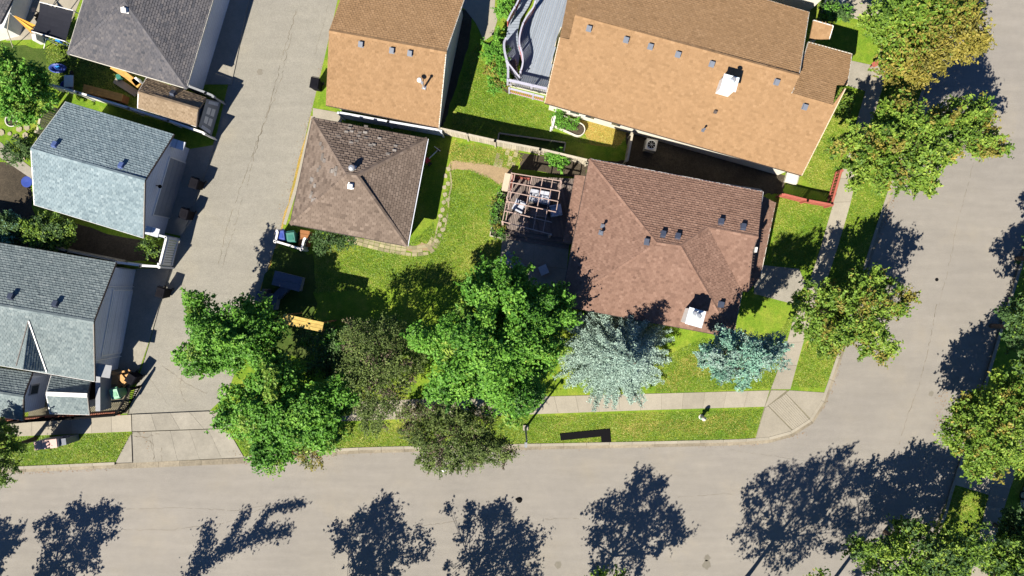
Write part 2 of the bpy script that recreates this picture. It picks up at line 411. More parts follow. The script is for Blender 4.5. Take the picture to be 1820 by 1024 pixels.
# right block: ramp, sidewalk
slabs('sidewalk', [(1800,760),(1778,815),(1757,880),(1745,930),(1733,985),(1722,1040)], [(1832,768),(1812,822),(1789,888),(1776,935),(1764,988),(1752,1045)], 8, ST)
slabs('crossing_ramp', [(1702,832),(1735,838),(1773,832)], [(1694,861),(1725,870),(1757,880)], 3, ST)
slabs('sidewalk', [(1560,1046),(1400,1056),(1200,1060)], [(1560,1075),(1400,1085),(1200,1090)], 8, ST)
# private paving: dark, shaded concrete pads and walks
def pad(name, pts, top=ST, mat='old_concrete', z0=-.03):
    m = MB(); m.prism(Wl(pts, top), z0, top, .5); return tag(m.build(name, M[mat]), kind='structure')
pad('garage_pad', [(318,268),(380,258),(368,299),(341,370),(325,420),(286,412)], .135)
pad('garage_pad', [(228,478),(302,477),(268,598),(238,684),(200,640)], .135)
pad('garage_pad', [(330,150),(411,150),(418,118),(446,-20),(380,-20)], .135)
pad('garage_pad', [(556,192),(612,202),(604,222),(556,212)], .135, 'concrete')
pad('garage_pad', [(553,206),(560,208),(526,344),(508,400),(503,398),(524,330)], .13, 'concrete')
pad('front_walk', [(1342,470),(1420,478),(1432,505),(1408,540),(1340,522)], .135)
pad('patio', [(893,420),(1012,430),(1004,512),(885,500)], .135)
for a, b in (((950,428),(946,505)), ((888,465),(1006,478))):
    m = MB(); m.bar(W(*a,.14), W(*b,.14), .02, .004); m.build('patio_joint', M['joint'], tag(thing('patio_joints', None, None, W(*a,.137)), kind='structure'))
pad('patio', [(8,-20),(150,-20),(118,62),(56,70),(12,72),(-4,60)], .14, 'concrete')
pad('curved_walk', [(842,-30),(882,-30),(879,15),(884,36),(876,62),(860,73),(846,40),(838,10)], .135, 'concrete')
pad('curved_walk', [(800,-40),(842,-30),(838,10),(846,40),(858,66),(845,40),(826,16),(812,8),(806,-10)], .132, 'concrete')
pad('front_walk', [(1497,-20),(1590,-20),(1560,45),(1534,36),(1494,27)], .15, 'concrete')
pad('front_walk', [(1500,105),(1560,118),(1548,165),(1500,150)], .135, 'old_concrete')
# beds and bare patches, ragged outlines
def ragged(pts, amp=3, n=6, seed=0):
    r = random.Random(seed); out = []
    P = [Vector((x,y,0)) for x,y in pts]
    for a, b in zip(P, P[1:]+P[:1]):
        for k in range(n): out.append(a.lerp(b,k/n) + Vector((r.uniform(-amp,amp), r.uniform(-amp,amp), 0)))
    return [(p.x,p.y) for p in out]
pad('bare_patch', ragged([(803,284),(840,288),(880,293),(915,300),(905,314),(890,330),(868,316),(838,304),(812,300),(803,305),(792,300)], 2.5, 4, 1), LZ+.006, 'sand')
pad('bare_patch', ragged([(745,432),(768,433),(768,446),(738,449),(715,446)], 2, 4, 2), LZ+.006, 'sand')
pad('dry_patch', ragged([(1008,212),(1060,217),(1118,234),(1098,262),(1050,256),(1040,240)], 2, 4, 3), LZ+.006, 'dry_grass')
pad('garden_bed', ragged([(920,272),(1046,290),(1040,318),(1020,316),(925,300)], 1.5, 4, 4), LZ+.008, 'soil')
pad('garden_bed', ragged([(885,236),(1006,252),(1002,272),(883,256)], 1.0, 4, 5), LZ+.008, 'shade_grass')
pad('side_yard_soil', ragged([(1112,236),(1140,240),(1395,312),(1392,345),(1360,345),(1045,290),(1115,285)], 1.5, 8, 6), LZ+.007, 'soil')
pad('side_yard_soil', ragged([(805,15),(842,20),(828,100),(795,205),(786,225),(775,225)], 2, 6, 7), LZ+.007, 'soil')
pad('dark_yard_ground', ragged([(466,515),(490,440),(560,450),(560,540),(560,640),(440,620)], 5, 6, 8), LZ+.007, 'shade_grass')  # dark grass patch, tree shade put into its colour
pad('dark_yard_ground', ragged([(-40,280),(50,300),(60,380),(255,430),(300,440),(300,470),(200,460),(-40,430)], 3, 6, 10), LZ+.007, 'soil')
pad('dark_yard_ground', ragged([(-40,62),(30,80),(110,92),(330,158),(330,170),(80,150),(60,210),(-40,150)], 2, 6, 11), LZ+.007, 'shade_grass')
pad('mulch_strip', ragged([(-40,752),(0,744),(100,738),(210,731),(214,738),(100,743),(0,751),(-40,758)], .7, 6, 12), LZ+.022, 'mulch')
pad('gravel_yard', [(50,740),(60,640),(235,640),(228,735)], LZ+.006, 'joint')
pad('garden_bed', ragged([(862,75),(888,72),(905,130),(907,168),(893,160),(868,130)], 2, 4, 13), LZ+.007, 'soil')
pad('yard_path', [(0,252),(22,272),(58,300),(56,318),(0,280)], .14, 'old_concrete')
# cracks in the asphalt
def crack(pts, w=.03, wob=.06, seed=0, z=.004):
    r = random.Random(seed); P = resample([Vector((p.x,p.y,0)) for p in Wl(pts)], .18)
    m = MB(); Q = [p + Vector((r.gauss(0,wob), r.gauss(0,wob), 0))*(.6+.8*math.sin(i*.7)**2) for i, p in enumerate(P)]
    for a, b in zip(Q[:-1], Q[1:]):
        if r.random() < .12: continue
        ww = w*r.uniform(.4,1.3); t = (b-a).normalized(); nn = Vector((-t.y,t.x,0))*ww/2; zz = Vector((0,0,z))
        m.poly([a-nn+zz, b-nn+zz, b+nn+zz, a+nn+zz], r.random())
    return m
for k, (pts, w) in enumerate([([(1665,540),(1650,620),(1632,690),(1612,740),(1598,790)],.03), ([(1735,270),(1720,330),(1700,400),(1690,460),(1668,545)],.02),
      ([(215,941),(300,942),(400,930),(470,903)],.018), ([(215,905),(330,902),(420,908),(540,885)],.014), ([(730,938),(800,928),(830,920)],.02),
      ([(970,922),(1040,921)],.018), ([(1200,884),(1300,877)],.016), ([(420,965),(440,960)],.015), ([(1410,940),(1560,930)],.015), ([(1300,800),(1500,830)],.01)]):
    crack(pts, w*1.0, .02, k).build('crack', M['crack'], STREET)
for k, (pts, w) in enumerate([([(527,20),(510,75),(495,130),(480,190),(462,240),(450,290),(440,330)],.05), ([(520,60),(500,140),(478,200),(455,260),(430,330),(405,400),(390,470)],.035),
      ([(585,10),(570,60),(560,100)],.02), ([(432,350),(420,400),(402,450),(395,480)],.03), ([(290,650),(330,680),(370,700)],.03), ([(260,660),(300,720)],.02), ([(330,640),(320,690),(330,715)],.03)]):
    crack(pts, w*.75, .035, 30+k, .075).build('crack', M['crack'], ALLEY)
for k, pts in enumerate([[(245,768),(262,782),(272,790)],[(268,782),(272,795),(275,822)],[(288,795),(288,820)],[(240,775),(258,778),(285,770)]]):
    crack(pts, .03, .04, 60+k, .082).build('crack', M['crack'], ALLEY)
def litter(polys, n, mat, z, size, seed):
    rg = np.random.default_rng(seed); P = []
    for a, b, wd_ in polys:
        a, b = W(*a), W(*b); k = int(n*(b-a).length); t_ = rg.uniform(0,1,k); o_ = np.outer(1-t_, tuple(a))+np.outer(t_, tuple(b)); o_[:,:2] += rg.normal(0,wd_,(k,2)); P.append(o_)
    P = np.concatenate(P); k = len(P); a = rg.uniform(0,6.28,k); s_ = size*rg.uniform(.5,1.5,k); V = np.empty((k,4,3)); dx = np.stack([np.cos(a)*s_, np.sin(a)*s_],1); dy = np.stack([-np.sin(a)*s_*.6, np.cos(a)*s_*.6],1)
    for i_, q in enumerate((-dx,dy,dx,-dy)): V[:,i_,:2] = P[:,:2]+q; V[:,i_,2] = z+rg.uniform(.004,.02,k)
    o = np_mesh('leaf_litter', V.reshape(-1,3), np.arange(4*k).reshape(k,4), rg.uniform(0,1,k), mat); o['kind'] = 'stuff'
M['litter'] = surf('dead_leaf_litter', (.20,.12,.06), var=.2, tone=.4, bump=0)
litter([((620,803),(905,797),.10),((905,797),(1345,788),.09),((1345,788),(1430,770),.08),((1460,730),(1495,640),.10),((1672,700),(1665,775),.16),((1680,690),(1672,760),.12),((1745,690),(1790,540),.25),((435,822),(620,806),.1),((30,840),(200,832),.08),((1560,430),(1590,350),.1)], 26, M['litter'], 0, .03, 3)
litter([((235,735),(270,800),.2),((410,800),(430,812),.15),((385,235),(300,480),.12),((575,110),(553,200),.1),((553,200),(465,520),.15)], 14, M['litter'], .075, .028, 4)
M['stain'] = surf('oil_stain', (.15,.138,.115), var=.12, tone=0, bump=0)
for k_, (x, y, r_) in enumerate(((992,1004,7),(1257,992,6),(1256,1004,8),(1060,1005,5),(462,128,6),(1650,905,5),(1655,700,5),(940,1003,5))):
    pad('road_stain', [(x+r_*random.uniform(.7,1.1)*math.cos(a_*.45), y+r_*random.uniform(.8,1.2)*math.sin(a_*.45)) for a_ in range(14)], .075 if x < 500 else .004, 'stain', -.01)
# worn verge of weeds along the alley
pad('weedy_edge', ragged([(553,205),(560,208),(534,310),(508,380),(496,432),(464,524),(455,545),(460,522),(494,425),(516,345)], 1.5, 5, 14), LZ+.006, 'dry_grass')

# ------------------------------------------------------------------ roofs and houses
def plane3(a, b, c):
    n = (b-a).cross(c-a).normalized()
    if n.z < 0: n = -n
    return (a, n)
def onp(px, py, pl):                         # where the view ray through a pixel meets a plane
    o = Vector((0,0,D)); d = W(px, py, 0) - o
    t = (pl[0]-o).dot(pl[1]) / d.dot(pl[1]); return o + d*t
def roof_slope(th, outline, pl, mat, tab=.21, expo=.145, lift=.018, gap=.008, tonef=None, deck=None, second=None, thick=.12, name='roof_slope', kind_shingles=True):
    P = [onp(x, y, pl) for x, y in outline]; n = pl[1]
    area = sum((P[i].x*P[(i+1)%len(P)].y - P[(i+1)%len(P)].x*P[i].y) for i in range(len(P)))
    if area < 0: P.reverse()
    m = MB(); k = len(P); m.v = [tuple(p - Vector((0,0,thick))) for p in P] + [tuple(p) for p in P]
    m.f.append(tuple(range(k, 2*k))); m.t.append(.3)
    m.f.append(tuple(reversed(range(k)))); m.t.append(.3)
    for i in range(k): j = (i+1) % k; m.f.append((i, j, k+j, k+i)); m.t.append(.1)
    base = m.build(name, deck or mat, th)
    u = Vector((0,0,1)).cross(n)
    u = Vector((1,0,0)) if u.length < 1e-4 else u.normalized()
    v = n.cross(u).normalized()
    if v.z < 0: v = -v; u = -u
    o = P[0]; A = [((p-o).dot(u), (p-o).dot(v)) for p in P]
    def spans(b):
        xs = []
        for i in range(k):
            (x0,y0),(x1,y1) = A[i], A[(i+1)%k]
            if (y0 <= b) != (y1 <= b): xs.append(x0 + (b-y0)*(x1-x0)/(y1-y0))
        xs.sort(); return [(xs[i], xs[i+1]) for i in range(0, len(xs)-1, 2)]
    b0 = min(a[1] for a in A); b1 = max(a[1] for a in A); row = 0; V = []; Q = []; T = []
    b = b0
    while b < b1 - .01:
        be = min(b+expo, b1); s0 = spans(b+1e-4); s1 = spans(be-1e-4)
        if not s0: s0 = s1
        if not s1: s1 = s0
        if len(s0) != len(s1): s0 = s1 = spans((b+be)/2)
        for (l0, r0), (l1, r1) in zip(s0, s1):
            lo, hi = min(l0,l1), max(r0,r1); off = (row % 2)*.5*tab + random.uniform(-.03,.03)
            a = math.floor((lo-off)/tab)*tab + off
            while a < hi:
                c = a + tab*random.choice((1,1,1,1.0)) 
                q = [max(a+gap,l0), min(c-gap,r0), min(c-gap,r1), max(a+gap,l1)]
                if q[1] - q[0] > .02 or q[2] - q[3] > .02:
                    q[1] = max(q[1], q[0]+.001); q[2] = max(q[2], q[3]+.001)
                    jl = lift*random.uniform(.75,1.25)
                    z0, z1 = jl, .004
                    pt = lambda aa, bb, zz: o + u*aa + v*bb + n*zz
                    i0 = len(V); V += [pt(q[0],b,z0), pt(q[1],b,z0), pt(q[2],be+.01,z1), pt(q[3],be+.01,z1), pt(q[0],b,-.002), pt(q[1],b,-.002)]
                    ce = pt((q[0]+q[1])/2, b, 0)
                    tn = tonef(ce) if tonef else min(1, max(0, random.gauss(.5,.17)))
                    Q += [(i0,i0+1,i0+2,i0+3), (i0+4,i0+5,i0+1,i0)]; T += [tn, 0.0]
                    if gap > .008:
                        V += [pt(q[2],be+.01,-.002), pt(q[3],be+.01,-.002)]
                        Q += [(i0+5,i0+6,i0+2,i0+1), (i0+7,i0+4,i0,i0+3)]; T += [0.0,0.0]
                a = c
        b += expo; row += 1
    if V:
        s = np_mesh('shingles', np.array([tuple(x) for x in V]), np.array(Q), np.array(T), mat, base)
        s['kind'] = 'stuff'
    return base
def ridge_cap(th, a, b, mat, w=.26, step=.24, z=.05):
    m = MB(); d = b - a; n = max(1, int(d.length/step)); t = d.normalized(); r = t.cross(Vector((0,0,1))).normalized()*(w/2)
    for i in range(n):
        p = a + d*(i/n) + Vector((0,0,z)); q = a + d*((i+1.12)/n) + Vector((0,0,z-.012)); dz = Vector((0,0,.055))
        m.poly([p-r-dz, p, q, q-r-dz], random.gauss(.5,.2)); m.poly([p, p+r-dz, q+r-dz, q], random.gauss(.5,.2))
        m.poly([p-r-dz, p+r-dz, p], 0)
    return m.build('ridge_cap', mat, th)
def edge_trim(th, pts, mat, w=.055, h=.12, dz=-.05, name='fascia'):
    m = MB()
    for a, b in zip(pts[:-1], pts[1:]): m.bar(a+Vector((0,0,dz)), b+Vector((0,0,dz)), w, h, .5)
    return m.build(name, mat, th)
def inset(P, d):
    c = sum(P, Vector())/len(P); out = []
    n = len(P); ar = sum(P[i].x*P[(i+1)%n].y - P[(i+1)%n].x*P[i].y for i in range(n)); s = 1 if ar > 0 else -1
    for i in range(n):
        a, b, c_ = P[i-1], P[i], P[(i+1)%n]
        e1 = Vector((b.x-a.x,b.y-a.y,0)).normalized(); e2 = Vector((c_.x-b.x,c_.y-b.y,0)).normalized()
        n1 = Vector((-e1.y,e1.x,0))*s; n2 = Vector((-e2.y,e2.x,0))*s; bis = (n1+n2); bis.normalize()
        out.append(b + bis*(d/max(.3, bis.dot(n1))))
    return out
def hip_walls(th, corners, h, mat, d=.42):
    P = inset([Vector((p.x,p.y,0)) for p in corners], d); m = MB(); m.prism(P, 0, h-.13); return m.build('wall', mat, th), P
def gable_walls(th, A, B, C, E, R1, R2, mat, d=.40, rake=.25, drop=.14):
    """A,B: one eave left,right; C,E: other eave right,left; R1,R2: ridge left,right"""
    def end(a, r, e, a2, r2, e2):
        sh = lambda p, q: p + (q-p).normalized()*rake
        a_, r_, e_ = sh(a,a2), sh(r,r2), sh(e,e2)
        k = d/ max(.1, (Vector((r_.x-a_.x, r_.y-a_.y,0))).length)
        k2 = d/ max(.1, (Vector((r_.x-e_.x, r_.y-e_.y,0))).length)
        ai = a_.lerp(r_, k); ei = e_.lerp(r_, k2); dz = Vector((0,0,drop))
        return [Vector((ai.x,ai.y,0)), ai-dz, r_-dz, ei-dz, Vector((ei.x,ei.y,0))]
    L_ = end(A,R1,E,B,R2,C); R_ = end(B,R2,C,A,R1,E)
    m = MB(); n = 5; m.v = [tuple(p) for p in L_+R_]
    m.f = [(0,1,2,3,4),(9,8,7,6,5)] + [(i, n+i, n+(i+1)%5, (i+1)%5) for i in range(5)]; m.t = [.5]*7
    return m.build('wall', mat, th), L_, R_
def box_mesh(name, size, mat, mats=None, lid=True):
    m = MB(); sx, sy, sz = size
    m.box((0,0,.01), (sx*1.35, sy*1.35, .02)); m.box((0,0,sz/2), (sx, sy, sz), taper=1.0)
    if lid: m.box((0,0,sz+.02), (sx*1.12, sy*1.12, .04))
    me = m.mesh(name, Vector((0,0,0))); me.materials.append(mat); return me
VENT = box_mesh('roof_vent', (.24,.27,.14), M['ventgray']); VENTB = box_mesh('roof_vent', (.25,.30,.17), plain('dark_roof_vent', (.045,.055,.085), .5))
VENTBLUE = box_mesh('roof_vent', (.22,.30,.12), plain('blue_roof_vent', (.08,.12,.28), .5))
VENTW = box_mesh('roof_vent', (.25,.28,.2), M['white'])
def vents(th, pl, pts, me, rz=-.27, tilt=True):
    for x, y in pts:
        p = onp(x, y, pl); q = pl[1].to_track_quat('Z','Y').to_euler()
        R = pl[1].rotation_difference(Vector((0,0,1))).to_matrix().inverted().to_3x3() @ Matrix.Rotation(rz, 3, 'Z')
        put(me, 'roof_vent', th, p + pl[1]*.015, R.to_euler())
def pipe(th, pl, x, y, h, r, mat, name='vent_pipe', cap=True):
    p = onp(x, y, pl); m = MB(); m.tube(p, p+Vector((0,0,h)), r, r, 10); m.box(p+Vector((0,0,.03)), (r*4,r*4,.05), -.27)
    if cap: m.tube(p+Vector((0,0,h+.03)), p+Vector((0,0,h+.10)), r*1.7, r*1.2, 10)
    return m.build(name, mat, th)

# --- tan gable garage, top middle
EZ, RZ = 2.55, 3.85
t = thing('garage', 'tan-shingled gable garage beside the alley with three gray vents and a tall flue', 'garage', W(700,120))
A, B = W(579,187,EZ), W(780,227,EZ); R1, R2 = W(585,55,RZ), W(793,93,RZ); E_, C_ = W(621,-46,EZ), W(828,-10,EZ)
ps = plane3(A, B, (R1+R2)/2); pn = plane3(E_, C_, (R1+R2)/2)
roof_slope(t, [(579,187),(780,227),(793,93),(585,55)], ps, M['sh_tan']); roof_slope(t, [(621,-46),(585,55),(793,93),(828,-10)], pn, M['sh_tan'], lift=.028)
ridge_cap(t, onp(585,55,ps), onp(793,93,ps), M['sh_tan'])
edge_trim(t, [onp(579,187,ps), onp(780,227,ps)], M['darktrim'], name='gutter')
edge_trim(t, [onp(780,227,ps), onp(793,93,ps), onp(828,-10,pn)], M['offwhite'])
gable_walls(t, A, B, C_, E_, R1, R2, M['offwhite'])
vents(t, ps, [(642,79),(697,90),(729,95)], VENT, -.18); pipe(t, ps, 754,156,.95,.06,M['metal'],'flue')
m = MB(); p = onp(751,150,ps); m.tube(p, p+Vector((-.1,.1,.5)), .02, .02, 6); m.lathe(p+Vector((-.12,.12,.5)), [(0,.1),(.12,.07),(.16,0),(.12,-.02)], 14); m.build('satellite_dish', M['white'], t)

# --- tan house, top
EZ, RZ = 3.1, 4.75
t = thing('house', 'long tan-roofed house with a row of gray vents, right of the pale curved deck', 'house', W(1210,120))
A, B = W(968,183,EZ), W(1425,312,EZ); R1, R2 = W(1022,27,RZ), W(1420,135,RZ)
ps = plane3(A, B, (R1+R2)/2); E_, C_ = W(1062,-90,EZ), W(1438,22,EZ+.5)
pn = plane3(W(1062,-90,EZ), W(1440,20,EZ), (R1+R2)/2)
pss = (ps[0] , ps[1])
roof_slope(t, [(968,183),(1425,312),(1503,155),(1480,187),(1407,166),(1420,135),(1022,27),(1012,70),(995,66)], ps, M['sh_tan'])
roof_slope(t, [(1060,-88),(1022,27),(1420,135),(1438,22)], pn, M['sh_tan'], lift=.028)
# lower north-facing strip at the west end
pw = (onp(1003,68,ps)+Vector((0,0,-.03)), pn[1]); roof_slope(t, [(1020,-60),(995,66),(1013,70),(1024,26),(1050,-60)], pw, M['sh_tan'], lift=.028)
wing = (onp(1443,176,ps)+Vector((0,0,.02)), pn[1]); roof_slope(t, [(1437,75),(1407,166),(1480,187),(1487,150),(1506,151),(1514,96)], wing, M['sh_tan'], lift=.028)
ridge_cap(t, onp(1022,27,ps), onp(1420,135,ps), M['sh_tan']); ridge_cap(t, onp(1407,166,ps), onp(1480,187,ps), M['sh_tan'])
edge_trim(t, [onp(968,183,ps), onp(1425,312,ps)], M['darktrim'], name='gutter'); edge_trim(t, [onp(1060,-88,pn), onp(1438,22,pn), onp(1420,135,pn)], M['offwhite'])
edge_trim(t, [onp(1407,166,wing)+Vector((0,0,.02)), onp(1437,75,wing), onp(1514,96,wing), onp(1506,151,wing)], M['offwhite'])
edge_trim(t, [onp(1425,312,ps), onp(1503,157,ps)], M['beige'])
edge_trim(t, [onp(968,183,ps), onp(995,66,ps)], M['beige'])
w, Lw, Rw = gable_walls(t, W(968,183,EZ), W(1425,312,EZ), W(1440,20,EZ), W(1062,-90,EZ), onp(1022,27,ps), onp(1420,135,ps), M['offwhite'], d=.45)
m = MB(); m.prism([Vector((p.x,p.y,0)) for p in inset([onp(1400,180,wing),onp(1430,85,wing),onp(1512,100,wing),onp(1500,160,wing),onp(1440,290,ps)], .4)], 0, 2.6); m.build('front_wall', M['beige'], t)
a, b = Lw[0], Rw[0]
for f in (.085,.15,.26):                      # basement / side windows on the sunny south wall
    p = a.lerp(b, f); q = a.lerp(b, f+.045); d = (b-a).normalized(); n = Vector((d.y,-d.x,0))
    m = MB(); m.bar(p+n*.03+Vector((0,0,1.6)), q+n*.03+Vector((0,0,1.6)), .08, .9); wf = m.build('window', M['white'], t)
    m = MB(); m.bar(p.lerp(q,.08)+n*.075+Vector((0,0,1.6)), p.lerp(q,.92)+n*.075+Vector((0,0,1.6)), .02, .75); m.build('pane', M['glass'], wf)
vents(t, ps, [(1047,51),(1113,71),(1156,83),(1205,97),(1265,114),(1380,146),(1430,190)], VENT, -.27)
pipe(t, ps, 1249,232,.35,.045,M['ventgray']); vents(t, ps, [(1271,199)], box_mesh('roof_vent', (.15,.15,.12), M['darktrim']), -.27)
def chimney(th, pl, x, y, sx, sy, h, rz, body, cap, flues):
    p = onp(x, y, pl); m = MB(); m.box(p+Vector((0,0,h/2-.3)), (sx,sy,h+.6), rz); c = m.build('chimney', body, th)
    top = p+Vector((0,0,h)); m = MB(); m.box(top+Vector((0,0,.03)), (sx+.14,sy+.14,.06), rz); ce = top+Vector((0,0,.06))
    m.lathe(ce, [(.32,0),(.22,.05),(0,.07)], 14); m.build('chimney_cap', cap, c)
    for dx, dy, hh in flues:
        m = MB(); q = ce+Vector((dx,dy,0)); m.tube(q, q+Vector((0,0,hh)), .09,.09,10); m.tube(q+Vector((0,0,hh+.03)), q+Vector((0,0,hh+.10)), .16,.10,12); m.build('flue', M['metal'], c)
    return c
chimney(t, ps, 1286,158,.78,.72,1.15,-.27,M['white'],M['cap'],[(.05,.05,.45)])
# porch roof (small, hipped) on the north-east corner
pz = plane3(W(1439,70,2.7), W(1474,69,2.7), W(1446,36,3.1)); roof_slope(t, [(1439,70),(1474,69),(1481,46),(1446,36)], pz, M['sh_tan'])
edge_trim(t, [onp(1446,36,pz), onp(1481,46,pz), onp(1474,69,pz)], M['white'])
m = MB(); m.bar(onp(1476,52,pz)-Vector((.2,0,.1)), Vector((onp(1476,52,pz).x-.2, onp(1476,52,pz).y,.1)), .14,.14); m.build('porch_post', M['white'], t)

# --- weathered brown hip garage, centre left
EZ, RZ = 2.5, 3.95
t = thing('garage', 'square hip-roofed garage with weathered curling brown shingles between alley and lawn', 'garage', W(640,320))
cs = [(516,398),(723,437),(759,247),(556,210)]; c3 = [W(x,y,EZ) for x,y in cs]; rr = [(616,310),(634,312)]; rm = W(625,311,RZ)
pS, pE, pN, pW = [plane3(c3[i], c3[(i+1)%4], rm) for i in range(4)]
curl = [W(x,y,3.3) for x,y in ((574,275),(560,300),(556,325),(547,345),(600,308),(587,305),(568,262),(642,236),(630,250),(618,228),(660,250),(655,262),(630,236),(646,226),(690,275),(700,262),(596,310),(556,350),(616,222),(600,240),(580,290),(548,318))]
def curl_tone(c):
    d = min((c.xy-k.xy).length for k in curl)
    if d < .38 and random.random() < .75 - d: return random.uniform(.65,.88)
    return min(1, max(0, random.gauss(.45,.22)))
roof_slope(t, [cs[0],cs[1],rr[1],rr[0]], pS, M['sh_hip'], .28,.16, gap=.012); roof_slope(t, [cs[1],cs[2],rr[1]], pE, M['sh_hip'], .30,.16, lift=.024, gap=.018)
roof_slope(t, [cs[2],cs[3],rr[0],rr[1]], pN, M['sh_hip'], .36,.17, lift=.042, gap=.022, tonef=curl_tone); roof_slope(t, [cs[3],cs[0],rr[0]], pW, M['sh_hip'], .31,.15, tonef=curl_tone, lift=.014)
R1, R2 = onp(*rr[0],pS), onp(*rr[1],pS)
for a, b in ((R1,c3[3]),(R1,c3[0]),(R2,c3[1]),(R2,c3[2]),(R1,R2)): ridge_cap(t, a, b, M['sh_hip'], .28)
curls = MB()
for k_ in curl:                              # shingles whose corners have curled up, pale undersides
    for _ in range(2):
        q = Vector((k_.x+random.gauss(0,.14), k_.y+random.gauss(0,.14), 0)); px_, py_ = None, None
        pl = max((pN, pW), key=lambda P_: 0) if False else (pN if (k_.y - W(0,300,3.6).y) > (k_.x - W(600,0,3.6).x)*-1.2+.2 and k_.x > W(596,0,3.6).x else pW)
        z = pl[0].z - ((q.x-pl[0].x)*pl[1].x + (q.y-pl[0].y)*pl[1].y)/pl[1].z; q.z = z+.02
        u = Vector((0,0,1)).cross(pl[1]).normalized()*.12; v = pl[1].cross(u).normalized()*.08
        curls.poly([q-u-v+Vector((0,0,.07*random.random()+.02)), q+u-v+Vector((0,0,.07*random.random()+.02)), q+u+v, q-u+v], random.random())
curls.build('curled_shingles', M['sh_pale'], t, kind='stuff')
hip_walls(t, c3, EZ, M['bluewhite'])
edge_trim(t, [c3[0],c3[1],c3[2],c3[3],c3[0]], M['darktrim'], .10,.12,-.06,'gutter')
edge_trim(t, [c3[1]+Vector((.07,-.02,0)), c3[2]+Vector((.07,0,0))], M['bluewhite'], .06,.10,-.05)
vents(t, pS, [(624,330)], VENTW, -.17)
m = MB(); p = onp(627,300,pN); m.lathe(p+Vector((0,0,0)), [(.11,-.05),(.11,.16),(.19,.2),(.21,.3),(.15,.4),(0,.44)], 14); m.box(p+Vector((0,0,.02)),(.42,.42,.04),-.2); m.build('turbine_vent', M['metal'], t)

# --- brown house, centre right
EZ, RZ = 3.7, 4.95
t = thing('house', 'brown hip-and-gable roofed house at the street corner, blue spruce in front', 'house', W(1170,450))
NW, NE, SW, SE = W(1048,283,EZ), W(1355,341,EZ), W(996,543,EZ), W(1303,600,EZ)
rm = W(1188,433,RZ); r1, r2 = (1167,431), (1210,437)
pN = plane3(NW, NE, rm); pW = plane3(NW, SW, onp(*r1,pN)); pS = plane3(SW, SE, rm); pE = plane3(SE, W(1319,517,EZ), onp(*r2,pN))
p1 = (1258,404); K = onp(*p1, pN); pG = plane3(K, onp(1347,421,pN), W(1324,517,EZ+.05))
roof_slope(t, [(1048,283),r1,r2,p1,(1347,421),(1355,341)], pN, M['sh_brown'], lift=.042)
roof_slope(t, [(1048,283),(996,543),r1], pW, M['sh_brown']); roof_slope(t, [(996,543),(1303,600),r2,r1], pS, M['sh_brown'])
roof_slope(t, [(1303,600),(1319,517),p1,r2], pE, M['sh_brown'], lift=.028); roof_slope(t, [(1319,517),(1330,518),(1338,446),(1347,421),p1], pG, M['sh_brown'])
for a, b in ((onp(*r1,pW),NW),(onp(*r1,pS),SW),(onp(*r2,pS),SE),(onp(*r1,pN),onp(*r2,pN)),(onp(*r2,pE),K),(K,onp(1347,421,pN))): ridge_cap(t, a, b, M['sh_brown'])
edge_trim(t, [NE, NW], M['white'], .08,.13,-.05,'gutter'); edge_trim(t, [NW, SW, SE], M['darktrim'], .08,.12,-.06,'gutter')
edge_trim(t, [SE, W(1319,517,EZ)], M['offwhite'], name='gutter'); edge_trim(t, [W(1319,517,EZ), W(1330,518,EZ), onp(1338,446,pG), onp(1347,421,pG), onp(1355,341,pN)], M['darktrim'])
edge_trim(t, [onp(1355,341,pN)+Vector((.06,0,-.05)), onp(1351,372,pN)+Vector((.06,0,-.08))], M['white'])
hip_walls(t, [NW, SW, SE, W(1319,517,EZ), W(1330,517,EZ), W(1350,420,EZ), NE], EZ, M['beige'], .4)
m = MB(); q = [onp(1348,372,pN), onp(1346,421,pN), onp(1338,470,pG)]; q = [a+Vector((-.4,0,-.16)) for a in q]
m.poly([Vector((q[0].x,q[0].y,3.6)), Vector((q[2].x,q[2].y,3.6)), q[1]]); m.build('gable_end', M['beige'], t)
vents(t, pN, [(1178,417),(1204,421),(1281,395),(1320,404)], VENTB, -.18); vents(t, pW, [(1150,430)], VENTB, -.18); vents(t, pE, [(1280,541)], VENTB, -.18)
pipe(t, pW, 1071,402,.35,.06,M['ventgray']); pipe(t, pW, 1068,414,.28,.07,M['ventgray'])
chimney(t, pS, 1226,563,.86,.86,1.25,-.27,M['white'],M['cap'],[(.1,.12,.35),(-.12,.25,.3)])
# lower strip roof along the west side, porch roof along the east side
pl = plane3(W(1022,311,2.55), W(1001,431,2.55), W(1018,432,2.8)); roof_slope(t, [(1022,311),(1001,431),(1013,434),(1018,432),(1044,316),(1040,313)], pl, M['sh_brown'], name='porch_roof')
edge_trim(t, [W(1022,311,2.55), W(1001,431,2.55), W(1015,434,2.6)], M['darktrim'])
pl = plane3(W(1379,361,1.95), W(1351,494,1.95), W(1348,360,2.25)); roof_slope(t, [(1350,345),(1328,520),(1351,494),(1379,361)], pl, M['sh_brown'], name='porch_roof')
edge_trim(t, [W(1378,360,1.96), W(1351,494,1.96)], M['offwhite'], name='gutter'); edge_trim(t, [W(1379,361,1.95), W(1352,352,2.15)], M['darktrim'])
for x, y in ((1372,366),(1362,420),(1349,490)):
    m = MB(); a = W(x,y,1.85); m.bar(a, (a.x,a.y,.12), .12,.12); m.build('porch_post', M['white'], t)
lv = MB()
for i in range(6): lv.bar(W(1331+i*.9,474-i*5,4.1), W(1339+i*.6,475-i*5,4.05), .05,.05)
lv.build('gable_louver', M['darktrim'], t)
m = MB(); m.box(W(1343,444,4.2), (.12,.3,.25), -.2); m.build('wall_lamp', M['white'], t)

